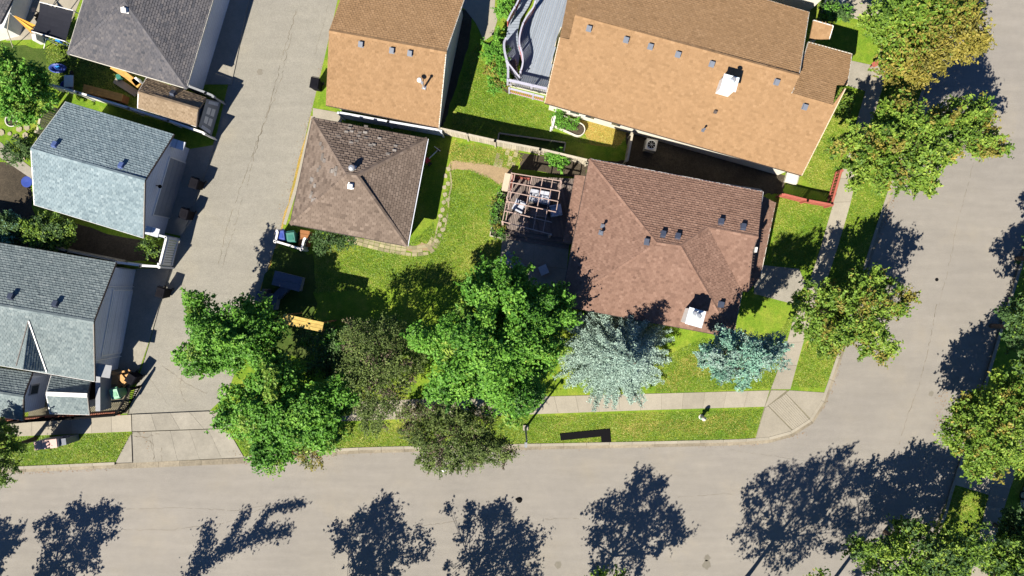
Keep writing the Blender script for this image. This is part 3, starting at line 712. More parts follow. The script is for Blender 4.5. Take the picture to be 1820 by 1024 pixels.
# --- pale blue gable garage, left
def gable_house(label, cat, name, A, B, R1, R2, E_, C_, ez, rz, mat, wall, loc, trim='white', tab=.22, expo=.15, lift=.018):
    t = thing(name, label, cat, W(*loc))
    a, b, r1_, r2_, e, c = W(*A,ez), W(*B,ez), W(*R1,rz), W(*R2,rz), W(*E_,ez), W(*C_,ez)
    rm = (r1_+r2_)/2; ps = plane3(a,b,rm); pn = plane3(e,c,rm)
    roof_slope(t, [A,B,R2,R1], ps, mat, tab, expo, lift); roof_slope(t, [E_,R1,R2,C_], pn, mat, tab, expo, lift*1.7)
    x1, x2 = onp(*R1,ps), onp(*R2,ps); ridge_cap(t, x1, x2, mat)
    edge_trim(t, [a,b], M['white'], name='gutter'); edge_trim(t, [onp(*C_,pn), onp(*R2,pn)], M[trim]); edge_trim(t, [onp(*R2,ps), onp(*B,ps)], M[trim]); edge_trim(t, [e,c], M[trim])
    edge_trim(t, [onp(*A,ps), onp(*R1,ps), onp(*E_,pn)], M['white'])
    w, Lw, Rw = gable_walls(t, a,b,c,e, x1,x2, wall)
    return t, ps, pn, Lw, Rw
t, ps, pn, Lw, Rw = gable_house('pale blue-gray gabled garage with two small blue vents near its ridge, beside the alley', 'garage', 'garage',
    (61,364),(255,423),(55,264),(257,321),(117,181),(309,239),2.95,4.3,M['sh_blue'],M['bluewhite'],(190,300),'darktrim')
vents(t, pn, [(98,258),(216,295)], VENTBLUE, -.27)
def garage_door(t, Rw, f0, f1, hgt, mat, n_panels=4, out=.05):
    a, b = Rw[0], Rw[4]; d = (b-a); n = Vector((d.y,-d.x,0)).normalized()
    if n.x < 0: n = -n
    p, q = a.lerp(b,f0), a.lerp(b,f1)
    m = MB(); m.bar(p+n*.02+Vector((0,0,hgt/2+.05)), q+n*.02+Vector((0,0,hgt/2+.05)), .06, hgt+.12); dr = m.build('garage_door', M['white'], t)
    for i in range(n_panels):
        z0 = hgt*i/n_panels; m = MB(); m.bar(p.lerp(q,.02)+n*out+Vector((0,0,z0+hgt/n_panels/2)), p.lerp(q,.98)+n*out+Vector((0,0,z0+hgt/n_panels/2)), .04, hgt/n_panels-.03); m.build('door_panel', mat, dr)
    return dr, n
dr, n = garage_door(t, Rw, .18,.84,2.15,M['graypanel'])
a, b = Rw[0], Rw[4]
for f, s in ((-.03,1),(.94,1)):               # short eave returns that look like little pent roofs
    p = a.lerp(b, f+.0); q = a.lerp(b, f+.09); m = MB(); z = Vector((0,0,2.3))
    m.hull8([p-n*.1+z, p+n*.75+z-Vector((0,0,.1)), q+n*.75+z-Vector((0,0,.1)), q-n*.1+z, p-n*.1+z+Vector((0,0,.2)), p+n*.75+z, q+n*.75+z, q-n*.1+z+Vector((0,0,.2))]); m.build('eave_return', M['bluewhite'], t)
m = MB(); p = a.lerp(b,.5)+n*.12+Vector((0,0,2.75)); m.tube(p-n*.12, p+n*.1, .03,.03,6); m.lathe(p+n*.1, [(0,.12),(.09,.05),(.12,-.05)],10); m.build('wall_lamp', M['black'], t)
# tree leaves caught at the south gutter
# --- gray house, bottom left
t, ps, pn, Lw, Rw = gable_house('gray-shingled house with a small triangular dormer, at the left edge beside the alley', 'house', 'house',
    (-140,626),(168,678),(-140,520),(166,572),(-130,410),(206,467),2.9,4.35,M['sh_gray'],M['bluewhite'],(60,560),'darktrim')
vents(t, pn, [(21,528),(100,541)], VENTB, -.18)
dr, n = garage_door(t, Rw, .16,.80,2.2,M['bluewhite'])
a, b = Rw[0], Rw[4]
m = MB(); p, q = a.lerp(b,-.02), a.lerp(b,.10); z = Vector((0,0,2.45)); m.hull8([p+z, p+n*.9+z, q+n*.9+z, q+z, p+z+Vector((0,0,.22)), p+n*.9+z+Vector((0,0,.05)), q+n*.9+z+Vector((0,0,.05)), q+z+Vector((0,0,.22))]); m.build('eave_return', M['graypanel'], t)  # darker gray puts the shade on this return into its colour
for f in (.13,.83):
    m = MB(); p = a.lerp(b,f)+n*.06; m.bar(p+Vector((0,0,.1)), p+Vector((0,0,3.0)), .05,.05); m.build('corner_trim', M['white'], t)
# dormer
apx = onp(52,570,ps); bl, br = onp(30,650,ps), onp(84,661,ps); rf = (bl+br)/2+Vector((0,0,1.15)); rf = onp(41,657,(rf,Vector((0,0,1))))
for tri, nm in (([apx, rf, br],0), ([apx, bl, rf],1)):
    pl = plane3(*tri); hh = [p for p in tri]
    ol = []
    for p in hh:
        s = (D-p.z)/F; ol.append((p.x/s+910, 512-p.y/s))
    roof_slope(t, ol, pl, M['sh_gray'], .30,.15, gap=.012, thick=.06, name='dormer_roof')
edge_trim(t, [apx+Vector((0,0,.06)), br+Vector((0,0,.06))], M['white'], .07,.05,0,'flashing'); edge_trim(t, [apx+Vector((0,0,.06)), bl+Vector((0,0,.06))], M['darktrim'], .05,.05,0,'flashing')
m = MB(); m.poly([bl, br, rf]); m.build('dormer_face', M['bluewhite'], t)

# --- small white-ridged shed, bottom left, and its neighbour
t, ps, pn, Lw, Rw = gable_house('small gray-roofed shed with a wide white ridge band, below the gray house', 'shed', 'shed',
    (89,735),(159,737),(82,700),(155,703),(91,668),(161,679),1.9,2.5,M['sh_gray'],M['graypanel'],(120,702),'darktrim')
m = MB(); a, b = W(82,700,2.56), W(155,703,2.56); m.bar(a, b, .26,.05); m.build('ridge_band', M['white'], t)
m = MB(); a = W(166,690,1.0); m.box(a, (.5,1.55,1.4), -.15); m.build('door_recess', M['black'], t)
m = MB(); m.bar(W(184,665,1.3), W(184,728,1.3), .3,1.2); m.build('side_wall', M['graypanel'], t)
t, ps, pn, Lw, Rw = gable_house('gray gabled outbuilding with pale side wall and window, leftmost below the gray house', 'shed', 'shed',
    (-120,722),(41,747),(-120,682),(41,706),(-110,640),(57,663),2.2,3.0,M['sh_gray'],M['bluewhite'],(-20,700),'darktrim')
a, b = Rw[0], Rw[4]; d = (b-a).normalized(); n = Vector((-d.y,d.x,0)); n = n if n.x > 0 else -n
m = MB(); p, q = a.lerp(b,.5), a.lerp(b,.8); m.bar(p+n*.03+Vector((0,0,1.5)), q+n*.03+Vector((0,0,1.5)), .08,.8); wf = m.build('window', M['graypanel'], t)
m = MB(); m.bar(p.lerp(q,.1)+n*.08+Vector((0,0,1.5)), p.lerp(q,.9)+n*.08+Vector((0,0,1.5)), .02,.6); m.build('pane', M['glass'], wf)

# --- slate hip garage, top left
EZ, RZ = 2.9, 4.5
t = thing('garage', 'slate-gray hip-roofed garage with one white vent near its peak, top left beside the alley', 'garage', W(260,40))
cs = [(120,95),(331,157),(396,-60),(186,-124)]; c3 = [W(x,y,EZ) for x,y in cs]; rr = [(222,3),(240,-52)]; rm = W(231,-25,RZ)
pS, pE, pN, pW = plane3(c3[0],c3[1],W(*rr[0],RZ)), plane3(c3[1],c3[2],rm), plane3(c3[2],c3[3],W(*rr[1],RZ)), plane3(c3[3],c3[0],rm)
roof_slope(t, [cs[0],cs[1],rr[0]], pS, M['sh_slate']); roof_slope(t, [cs[1],cs[2],rr[1],rr[0]], pE, M['sh_slate'], tab=.28, lift=.03, gap=.016)
roof_slope(t, [cs[2],cs[3],rr[1]], pN, M['sh_slate']); roof_slope(t, [cs[3],cs[0],rr[0],rr[1]], pW, M['sh_slate'])
for a, b in ((onp(*rr[0],pS),c3[0]),(onp(*rr[0],pS),c3[1]),(onp(*rr[1],pE),c3[2]),(onp(*rr[1],pN),c3[3]),(onp(*rr[0],pE),onp(*rr[1],pE))): ridge_cap(t, a, b, M['sh_slate'])
edge_trim(t, [c3[3],c3[0],c3[1],c3[2]], M['offwhite'], .07,.12,-.05,'gutter'); hip_walls(t, c3, EZ, M['bluewhite'])
vents(t, pS, [(224,18)], box_mesh('roof_vent', (.26,.26,.22), M['white']), -.2)
# --- tan shed with paneled double doors
t, ps, pn, Lw, Rw = gable_house('small tan-roofed garden shed with paneled gray double doors facing the alley', 'shed', 'shed',
    (245,192),(349,225),(246,163),(352,195),(261,138),(366,174),2.0,2.75,M['sh_shed'],M['graypanel'],(305,180),'darktrim', expo=.13)
vents(t, pn, [(308,168)], VENTB, -.3)
a, b = Rw[0], Rw[4]; d = (b-a); n = Vector((-d.y,d.x,0)).normalized(); n = n if n.x > 0 else -n
rmp = MB(); 
m = MB(); q = [W(353,225,1.9), W(375,241,.3), W(392,181,.3), W(367,176,1.9)]
m.hull8([q[0]-Vector((0,0,.1)),q[1]-Vector((0,0,.1)),q[2]-Vector((0,0,.1)),q[3]-Vector((0,0,.1)),q[0],q[1],q[2],q[3]]); dd = m.build('double_door', M['graypanel'], t)
for i in range(2):
    for j in range(2):
        f = lambda s, u_: q[0].lerp(q[3], s).lerp(q[1].lerp(q[2], s), u_)
        s0, s1, u0, u1 = .22+.30*i, .22+.30*i+.22, .25+.32*j, .25+.32*j+.25
        m = MB(); c = [f(s0,u0),f(s0,u1),f(s1,u1),f(s1,u0)]; m.hull8(c+[x+Vector((.01,0,.02)) for x in c]); m.build('door_panel', M['white'], dd)
for s0, s1 in ((.02,.12),(.86,.96)):
    m = MB(); c = [f(s0,.2),f(s0,.9),f(s1,.9),f(s1,.2)]; m.hull8(c+[x+Vector((.01,0,.02)) for x in c]); m.build('door_trim', M['bluewhite'], dd)

# --- dark gabled house at the far top-left corner and one at the top edge right
t = thing('house', 'dark-roofed house with a white end wall at the top left corner behind the patio', 'house', W(-30,20))
pl = plane3(W(24,-5,1.7), W(0,42,1.7), W(-60,0,2.3)); roof_slope(t, [(44,-60),(24,-5),(0,42),(-60,60),(-120,20),(-100,-60)], pl, M['sh_slate'])
hip_walls(t, [W(44,-60,1.7), W(26,-5,1.7), W(6,50,1.7), W(-60,66,1.7), W(-110,-60,1.7)], 1.7, M['white'], .1)
t = thing('house', 'light-walled house seen only as a sliver at the top edge, above the tan house', 'house', W(1400,-60))
pl = plane3(W(1340,-28,3), W(1480,-2,3), W(1430,-120,4.6)); roof_slope(t, [(1330,-38),(1470,-6),(1500,-120),(1350,-140)], pl, M['sh_gray'])
hip_walls(t, [W(1330,-36,3), W(1470,-4,3), W(1500,-120,3), W(1350,-140,3)], 3, M['offwhite'], .1)

# ------------------------------------------------------------------ fences
def fence(label, pts, h, mat, post_mat=None, bw=.14, gap=.01, rails=(.3,1.5), cap=True, name='fence', single=False, post_step=2.4, thick=.025, group=None, piece='board', zt=None, base=.12):
    P = [W(x,y,h) for x,y in pts]; P = [Vector((p.x,p.y,base)) for p in P]; post_mat = post_mat or mat
    t = thing(name, label, 'fence', P[0], group)
    m = MB()
    for a, b in zip(P[:-1], P[1:]):
        d = (b-a); Ln = d.length; u = d.normalized(); nrm = Vector((-u.y,u.x,0)); n = max(1, int(Ln/(bw+gap)))
        for i in range(n):
            p = a+u*(Ln*(i+.5)/n)+nrm*random.uniform(-.006,.006); hh = h-base-random.uniform(0,.03)
            if single: m = MB()
            m.bar(p-u*(bw/2)+Vector((0,0,hh/2+.03)), p+u*(bw/2)+Vector((0,0,hh/2+.03)), thick, hh-.03, random.random())
            if single: m.build(piece, mat, t)
        for z in rails:
            if z < h:
                r = MB(); r.bar(a+nrm*(.045)+Vector((0,0,z-.05)), b+nrm*(.045)+Vector((0,0,z-.05)), .05,.09, .6); r.build('rail', mat, t)
        k = max(1, int(round(Ln/post_step)))
        for i in range(k+1):
            q = a.lerp(b,i/k)-nrm*.05; r = MB(); r.box((q.x,q.y,(h+.05)/2), (.10,.10,h+.05), math.atan2(u.y,u.x)); r.box((q.x,q.y,h+.065), (.14,.14,.04), math.atan2(u.y,u.x)); r.build('post', post_mat, t)
        if cap:
            r = MB(); r.bar(a+Vector((0,0,h-base+.02)), b+Vector((0,0,h-base+.02)), .13,.035, .7); r.build('cap_rail', mat, t)
    if not single: m.build('boards', mat, t, kind='stuff')
    return t
fence('long weathered gray board fence between the brown garage yard and the tan house', [(780,228),(880,250),(960,265),(1045,285),(1210,316),(1352,338)], 1.75, M['oldwood'])
fence('pale fence squeezed between the tan garage and the brown hip garage', [(602,200),(690,216),(784,232)], 1.75, M['bluewhite'])
fence('long white vinyl fence behind the tan shed and the pale blue garage', [(82,148),(140,165),(230,192),(300,214),(364,237)], 1.8, M['white'])
fence('white vertical-board fence section standing at the alley between pale blue garage and gray house', [(296,422),(284,470)], 1.8, M['white'], bw=.13, gap=.03)
fence('low white fence running from the gray house roof to the alley fence', [(205,466),(250,472),(284,474)], 1.8, M['white'])
fence('white fence joining the pale blue garage corner to the board fence', [(258,412),(296,422)], 1.8, M['bluewhite'])
fence('dark fence beside the tan shed, closing the yard to the alley', [(332,152),(366,165),(380,171)], 1.8, M['graypanel'])
fence('red picket fence running along the sidewalk east of the tan house', [(1478,363),(1495,303)], 1.0, M['red'], bw=.09, gap=.11, cap=True, single=True, piece='picket', rails=(.35,.95), thick=.03)
fence('red board fence between brown house porch and the picket fence', [(1391,345),(1435,356),(1478,364)], 1.15, M['red'], bw=.13, gap=.02, cap=True)
fence('thin gray cross fence in the shaded side yard by the air conditioner', [(1124,238),(1115,286)], 1.5, M['oldwood'], thick=.03)
fence('short white fence between the lawn and the raised stadium-shaped planter', [(990,193),(981,228)], .9, M['white'], thick=.03)
fence('dark wood fence closing the shaded corner beside the brown hip garage and trampoline', [(470,516),(455,552)], 1.5, M['darkdeck'])
fence('dark slatted fence at the alley corner beside the green bin', [(232,692),(205,738)], 1.4, M['black'], bw=.05, gap=.10, cap=True, thick=.03)
fence('black iron picket fence behind the sheds along the sidewalk', [(205,738),(130,744),(60,748),(-40,757)], 1.1, M['black'], bw=.03, gap=.10, cap=True, thick=.03)
fence('weathered fence along the left edge beside the pale blue garage', [(77,184),(66,235)], 1.6, M['oldwood'])
fence('gray fence behind the bushes above the gray house', [(30,425),(120,446),(205,463)], 1.5, M['oldwood'])
# bin enclosure beside hip garage
fence('white low enclosure wall around the blue and green bins beside the hip garage', [(494,411),(490,429),(536,443),(541,424)], 1.3, M['white'], bw=.18, gap=.004, thick=.05)

# ------------------------------------------------------------------ wheelie bins
def wheelie_bin(label, mat, group, loc, rz, h=1.05, lidmat=None, open_=False):
    t = thing('wheelie_bin', label, 'bin', (0,0,0), group)
    m = MB(); m.box((0,0,h*.46+.03), (.56,.62,h*.88), taper=.8); m.build('body', mat, t)
    l = MB(); l.hull8([(-.3,-.34,h-.08),(.3,-.34,h-.08),(.3,.36,h-.03),(-.3,.36,h-.03),(-.25,-.29,h),(.25,-.29,h),(.25,.3,h+.06),(-.25,.3,h+.06)]); lo = l.build('lid', lidmat or mat, t)
    r = MB(); r.bar((-.16,0,h+.035),(.16,0,h+.035),.34,.02); r.build('lid_ridge', lidmat or mat, lo)
    hn = MB(); hn.tube((-.24,.40,h-.06),(.24,.40,h-.06),.018,.018,6); hn.build('handle', mat, t)
    for s in (-1,1):
        w = MB(); w.tube((s*.24,.30,.11),(s*.31,.30,.11),.11,.11,12); w.build('wheel', M['rubber'], t)
    t.location = loc; t.rotation_euler = (0,0,rz); return t
gz = .135
b0 = wheelie_bin('black wheelie bin standing alone on the garage pad edge beside the alley, upper of two', M['blackbin'], 'black bins along the alley', W(357,330,gz), -.35)
def at(px, py, z=gz): p = W(px,py,z); return p
copy_tree(b0, at(340,383), -.35, 'black wheelie bin by the pale blue garage beside the alley, lower of two')
copy_tree(b0, at(299,520), -.3, 'black wheelie bin on the pale concrete strip just below the white board fence')
copy_tree(b0, at(247,670), -.6, 'black wheelie bin beside the green bin at the alley corner')
copy_tree(b0, at(567,156,.13), -.2, 'black wheelie bin against the left wall of the tan garage, beside the alley')
wheelie_bin('light green wheelie bin beside cardboard at the lower left alley corner', M['greenbin'], 'bins', W(220,696,.13), .25, 1.05)
wheelie_bin('blue wheelie bin inside the white enclosure beside the hip garage', M['blueplastic'], 'bins', W(508,421,.13), .1)
wheelie_bin('dark green wheelie bin inside the white enclosure beside the blue bin', M['darkgreenbin'], 'bins', W(526,424,.13), .1)
# ------------------------------------------------------------------ items by the bins
def plank_box(name, label, cat, px, py, z, L_, Wd, h, rz, mat, n=4, frame=None, group=None):
    p = W(px,py,z); t = thing(name, label, cat, p, group); m = MB(); m.box((p.x,p.y,z+h/2-.03), (L_*.94,Wd*.94,h-.04), rz); m.build('frame', frame or mat, t)
    ca, sa = math.cos(rz), math.sin(rz)
    for i in range(n):
        y = (i+.5)/n*Wd - Wd/2; m = MB(); m.box((p.x-y*sa, p.y+y*ca, z+h-.015), (L_, Wd/n-.015, .035), rz, random.random()); m.build('plank', mat, t)
    return t
plank_box('wood_box', 'brown wooden plank box beside the white bin enclosure', 'box', 546,425,.12, .62,1.05,.7,-.15,M['brownwood'],4)
t = plank_box('play_frame', 'long yellow plank canopy of a play frame standing among the shaded trees', 'play frame', 539,574,3.3, 2.5,.62,.10,-.21,M['yellowwood'],3,M['brownwood'])
for dx_, dy_ in ((-1.15,.25),(-1.15,-.25),(1.15,.25),(1.15,-.25)):
    p = W(539,574,3.3); q = p+Vector((dx_*math.cos(-.21)-dy_*math.sin(-.21), dx_*math.sin(-.21)+dy_*math.cos(-.21), 0)); m = MB(); m.bar((q.x,q.y,.1), (q.x,q.y,3.3), .09,.09); m.build('post', M['brownwood'], t)
plank_box('wood_stack', 'long orange plank pile beside the white fence behind the pale blue garage', 'planks', 197,172,.12, 2.6,.5,.9,-.25,M['orangewood'],3,M['brownwood'])
plank_box('low_table', 'small dark tarp-covered table in shade beside the alley, upper of two', 'table', 517,500,.12, 1.85,.95,.75,-.25,M['tarp'],2,M['graypanel'])
plank_box('low_table', 'dark blue-gray covered crate beside the alley fence in tree shade, lower of two', 'crate', 480,534,.12, 1.4,1.0,.8,-.2,M['tarp'],3,M['graypanel'])
plank_box('ramp_board', 'narrow blue-gray board leaning between the two covered crates', 'board', 505,518,.12, .5,1.0,.55,-.8,M['tarp'],1)
t = thing('cardboard_pile', 'flattened brown cardboard heaped beside the light green bin', 'cardboard', W(212,675,.13)); 
for i in range(9):
    p = W(random.uniform(200,228), random.uniform(664,684), .2+i*.08); m = MB(); m.box(p, (random.uniform(.4,.8),random.uniform(.3,.6),.04), random.uniform(-1,1), random.random())
    o = m.build('cardboard_sheet', M['cardboard'], t)
m = MB(); m.bar(W(188,668,.7), W(222,660,.7), .12,.12); tag(m.build('log', M['cardboard']), 'short pale timber lying above the cardboard heap', 'timber')
# community mailbox
t = thing('community_mailbox', 'gray community mailbox with three pink top panels standing on the verge', 'mailbox', W(85,792,.12))
ax = (W(118,789,0)-W(55,797,0)).normalized(); rz = math.atan2(ax.y, ax.x)
c = W(82,790,1.6); m = MB(); m.box((c.x,c.y,.95), (1.55,.5,1.3), rz); m.build('cabinet', M['graypanel'], t)
for i in range(3):
    q = c+ax*(-.49+.49*i); m = MB(); m.box((q.x,q.y,1.63), (.465,.56,.06), rz); m.build('roof_panel', M['pinkpanel'], t)
for i in range(3):
    for j in range(5):
        q = c+ax*(-.49+.49*i)+Vector((ax.y,-ax.x,0))*.26; m = MB(); m.box((q.x,q.y,.5+.22*j), (.42,.02,.19), rz); m.build('mail_door', M['metal'], t)
q = c+ax*.98; m = MB(); m.box((q.x,q.y,.8), (.38,.42,1.3), rz); m.build('parcel_box', M['ventgray'], t); m = MB(); m.box((c.x,c.y,.2), (1.3,.3,.25), rz); m.build('pedestal', M['concrete'], t)
# ------------------------------------------------------------------ verge furniture
t = thing('street_lamp', 'slim pale street lamp on a concrete foot standing on the lower verge', 'street lamp', W(935,765,.12))
b = W(934,760,.12); m = MB(); m.box((b.x,b.y,.17), (.34,.34,.14), 0); m.build('foot', M['concrete'], t)
m = MB(); m.tube((b.x,b.y,.2),(b.x,b.y,3.9),.08,.05,10); m.build('pole', M['graypanel'], t)
m = MB(); m.bar((b.x,b.y,3.9),(b.x-.05,b.y-.2,4.0),.08,.06); m.bar((b.x-.05,b.y-.1,4.0),(b.x-.06,b.y-.4,4.03),.16,.09); m.build('lamp_head', M['graypanel'], t)
t = thing('black_l_shape', 'flat black L shape on the lower verge beside the kerb', 'slab', W(1040,776,.12))  # unidentified flat black L, built as a thin raised sheet
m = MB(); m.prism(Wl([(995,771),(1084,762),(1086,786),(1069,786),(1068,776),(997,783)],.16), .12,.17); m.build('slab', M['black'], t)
t = thing('fire_hydrant', 'small pale fire hydrant on the verge, casting a short shadow', 'hydrant', W(1246,741,.12))
b = W(1246,741,.12); m = MB(); m.lathe(b, [(.17,0),(.17,.06),(.11,.08),(.11,.62),(.15,.64),(.15,.70),(.11,.82),(.04,.90),(0,.92)], 14); m.build('barrel', M['offwhite'], t)
for s in (-1,1):
    m = MB(); m.tube(b+Vector((s*.1,0,.5)), b+Vector((s*.2,0,.5)), .06,.06,8); m.build('nozzle', M['greenbin'], t)
t = thing('bag', 'crumpled white plastic bag lying on the road under the olive-green tree', 'bag', W(789,833,0))
m = MB(); p = W(789,833,.9); m.lathe(W(789,833,0), [(.10,0),(.20,.06),(.19,.16),(.1,.24),(0,.27)], 9); o = m.build('bag_body', M['white'], t, smooth=True)
t = thing('cap', 'small black cap lying alone on the road below the verge', 'cap', W(923,889,0)); m = MB(); m.lathe(W(923,889,0), [(.19,0),(.18,.05),(.12,.10),(0,.12)], 11); m.build('crown_of_cap', M['black'], t); m = MB(); m.box(W(919,887,.02),(.22,.12,.02),.5); m.build('peak', M['black'], t)
tag((lambda m: (m.prism([W(1665+3.2*math.cos(a*.7), 497+3.2*math.sin(a*.7)) for a in range(9)], 0, .006), m.build('valve_cover', M['black']))[1])(MB()), 'small round black valve cover in the right-hand road', 'cover')

# ------------------------------------------------------------------ curved pale deck behind the tan house
DH = 1.35
t = thing('deck', 'pale gray curved deck with sweeping stair and railings against the tan house', 'deck', W(960,100))
inner = [(958,-20),(951,4),(948,14),(938,26),(929,42),(924,60),(922,76),(928,94),(930,112),(925,128),(918,140)]
outer = [(930,-30),(921,0),(908,22),(902,36)]; outer2 = [(899,64),(895,72),(897,92),(903,112),(903,142)]
dk = [(1030,-50)] + inner + [(903,143),(972,160),(990,66),(1020,0)]
P = Wl(dk, DH); m = MB(); m.prism(P, .1, DH-.04); m.build('deck_frame', M['offwhite'], t)
# boards run away from the house wall, about vertical in the picture: clip each strip to the deck outline
def strips(poly, ang, w, gap, z, th, mat, parent, name, single=False, thick=.03, seed=3):
    P = Wl(poly, z); u = Vector((math.cos(ang), math.sin(ang), 0)); v = Vector((-u.y,u.x,0)); A = [(p.dot(u), p.dot(v)) for p in P]; k = len(A)
    b = min(a[1] for a in A); b1 = max(a[1] for a in A); r = random.Random(seed); m = MB(); out = []
    while b < b1:
        xs = []; bm = b+w/2
        for i in range(k):
            (x0,y0),(x1,y1) = A[i], A[(i+1)%k]
            if (y0 <= bm) != (y1 <= bm): xs.append(x0+(bm-y0)*(x1-x0)/(y1-y0))
        xs.sort()
        for i in range(0, len(xs)-1, 2):
            if xs[i+1]-xs[i] > .05:
                if single: m = MB()
                q = [u*xs[i]+v*(b+gap/2), u*xs[i+1]+v*(b+gap/2), u*xs[i+1]+v*(b+w-gap/2), u*xs[i]+v*(b+w-gap/2)]
                m.prism(q, z-thick, z, r.random())
                if single: out.append(m.build(name, mat, th))
        b += w
    if not single: out.append(m.build(name, mat, th, kind='stuff'))
    return out
strips(dk, math.radians(72), .14, .022, DH, t, M['deck'], t, 'deck_boards')
def railing(th, pts, z0, z1, mat, balmat, step=.12, top=.10, bottom=True, post=1.6, single=False):
    P = resample(smooth_line([W(x,y,z1) for x,y in pts], 2), step); n = len(P); m = MB(); tp = MB(); bt = MB()
    def zz(f): return (z0[0]+(z0[1]-z0[0])*f) if isinstance(z0, tuple) else z0
    hgt = 1.0
    for i in range(n-1):
        f = i/(n-1); f2 = (i+1)/(n-1); a = Vector((P[i].x,P[i].y,zz(f)+hgt)); b = Vector((P[i+1].x,P[i+1].y,zz(f2)+hgt))
        tp.bar(a, b, top, .05); bt.bar(a-Vector((0,0,hgt-.12)), b-Vector((0,0,hgt-.12)), .06,.05)
        mid = (a+b)/2; m.bar((mid.x,mid.y,a.z-hgt+.1), (mid.x,mid.y,a.z-.03), .05,.05, random.random())
    ro = tp.build('handrail', mat, th); bt.build('bottom_rail', mat, th); m.build('balusters', balmat, th, kind='stuff')
    for i in range(0, n, max(1,int(post/step))):
        f = i/(n-1); m = MB(); m.box((P[i].x,P[i].y,zz(f)+hgt/2+.02), (.11,.11,hgt+.1)); m.build('railing_post', mat, th)
def rl(pts, a): return [(x,y) for x,y in pts]
railing(t, inner[1:-1], DH, DH+1, M['rail'], M['redrail']); railing(t, outer, (.6,.9), 2.0, M['rail'], M['redrail'])
railing(t, outer2, (.9,DH), DH+1, M['rail'], M['rail'], top=.14)
railing(t, [(902,142),(972,158)], DH, DH+1, M['rail'], M['rail'], top=.16)
railing(t, [(905,157),(967,173)], DH-.35, DH+.65, M['rail'], M['redrail'], top=.12)
railing(t, [(903,112),(924,138)], DH, DH+1, M['rail'], M['rail'], top=.08)
st_in = [(950,-20),(940,5),(925,30),(920,55),(921,78),(924,98),(921,118)]; st_out = [(930,-25),(921,0),(905,35),(900,60),(897,88),(903,110),(905,125)]
I_, O_ = Wl(st_in, 1), Wl(st_out, 1); n = 26
for i in range(n):
    z = .25+(DH-.3)*(i/n); a0, a1, b0_, b1_ = lerp_line(I_,i/n), lerp_line(I_,(i+.97)/n), lerp_line(O_,i/n), lerp_line(O_,(i+.97)/n)
    m = MB(); m.prism([a0,a1,b1_,b0_], max(.1,z-.16), z, random.random()); m.build('tread', M['deck'], t)
m = MB(); p = W(912,120,DH); m.box(p+Vector((0,0,.1)), (.5,.8,.3), .2); tag(m.build('planter_trough', M['darktrim']), 'small dark planter at the foot of the deck railing', 'planter')
# raised stadium planter with white rim
t = thing('raised_planter', 'white-rimmed stadium-shaped raised planter with young plants beside the tan house', 'planter', W(1010,222))
rim = []; c0, c1 = W(992,214,.5), W(1028,230,.5); ax = (c1-c0).normalized(); nx = Vector((-ax.y,ax.x,0)); rr_ = .42
for a in range(9): th_ = math.pi*a/8; rim.append(c1+nx*math.cos(th_)*rr_+ax*math.sin(th_)*rr_)
for a in range(9): th_ = math.pi*a/8; rim.append(c0-nx*math.cos(th_)*rr_-ax*math.sin(th_)*rr_)
m = MB()
for a, b in zip(rim, rim[1:]+rim[:1]): m.bar(Vector((a.x,a.y,.32)), Vector((b.x,b.y,.32)), .05,.42)
m.build('rim', M['offwhite'], t); m = MB(); m.prism(rim, .12,.45); m.build('planting_soil', M['soil'], t)
# garden bed frames
t = thing('garden_bed', 'gray timber frame of the shaded vegetable bed along the board fence', 'garden bed', W(945,250))
for a, b in (((887,237),(1005,254)),((1005,254),(1002,270)),((887,237),(884,254))):
    m = MB(); m.bar(W(*a,.2), W(*b,.2), .08,.2); m.build('timber', M['oldwood'], t)
t = thing('garden_bed', 'wire-edged planting bed full of plants along the left side of the pergola', 'garden bed', W(885,384))
for a, b in (((885,343),(901,346)),((901,346),(893,424)),((893,424),(871,419)),((871,419),(885,343))):
    m = MB(); m.bar(W(*a,.3), W(*b,.3), .06,.35); m.build('timber', M['oldwood'], t)
m = MB(); m.prism(Wl([(886,346),(899,348),(891,421),(874,417)],.35), .12,.38); m.build('planting_soil', M['soil'], t)
# air conditioner
t = thing('air_conditioner', 'square gray air conditioner with round fan grille in the shaded side yard', 'air conditioner', W(1158,257))
c = W(1158,257,.9); m = MB(); m.box((c.x,c.y,.5), (.72,.72,.76), -.2); m.build('casing', M['offwhite'], t)
m = MB(); m.lathe((c.x,c.y,.885), [(.30,0),(.30,.02),(.26,.025),(.26,.0)], 20); m.build('fan_ring', M['metal'], t); m = MB(); m.lathe((c.x,c.y,.882), [(.25,0),(0,.0)], 20); m.build('fan_hole', M['black'], t)
for k in range(4):
    m = MB(); a = k*math.pi/4; m.bar((c.x-math.cos(a)*.28,c.y-math.sin(a)*.28,.91),(c.x+math.cos(a)*.28,c.y+math.sin(a)*.28,.91),.012,.012); m.build('grille_bar', M['metal'], t)
m = MB(); m.box(W(1407,317,.5), (.7,.6,.6), -.25); m.box(W(1407,317,.83), (.76,.66,.08), -.25); tag(m.build('utility_box', M['offwhite']), 'small pale utility box at the south-east corner of the tan house', 'box')

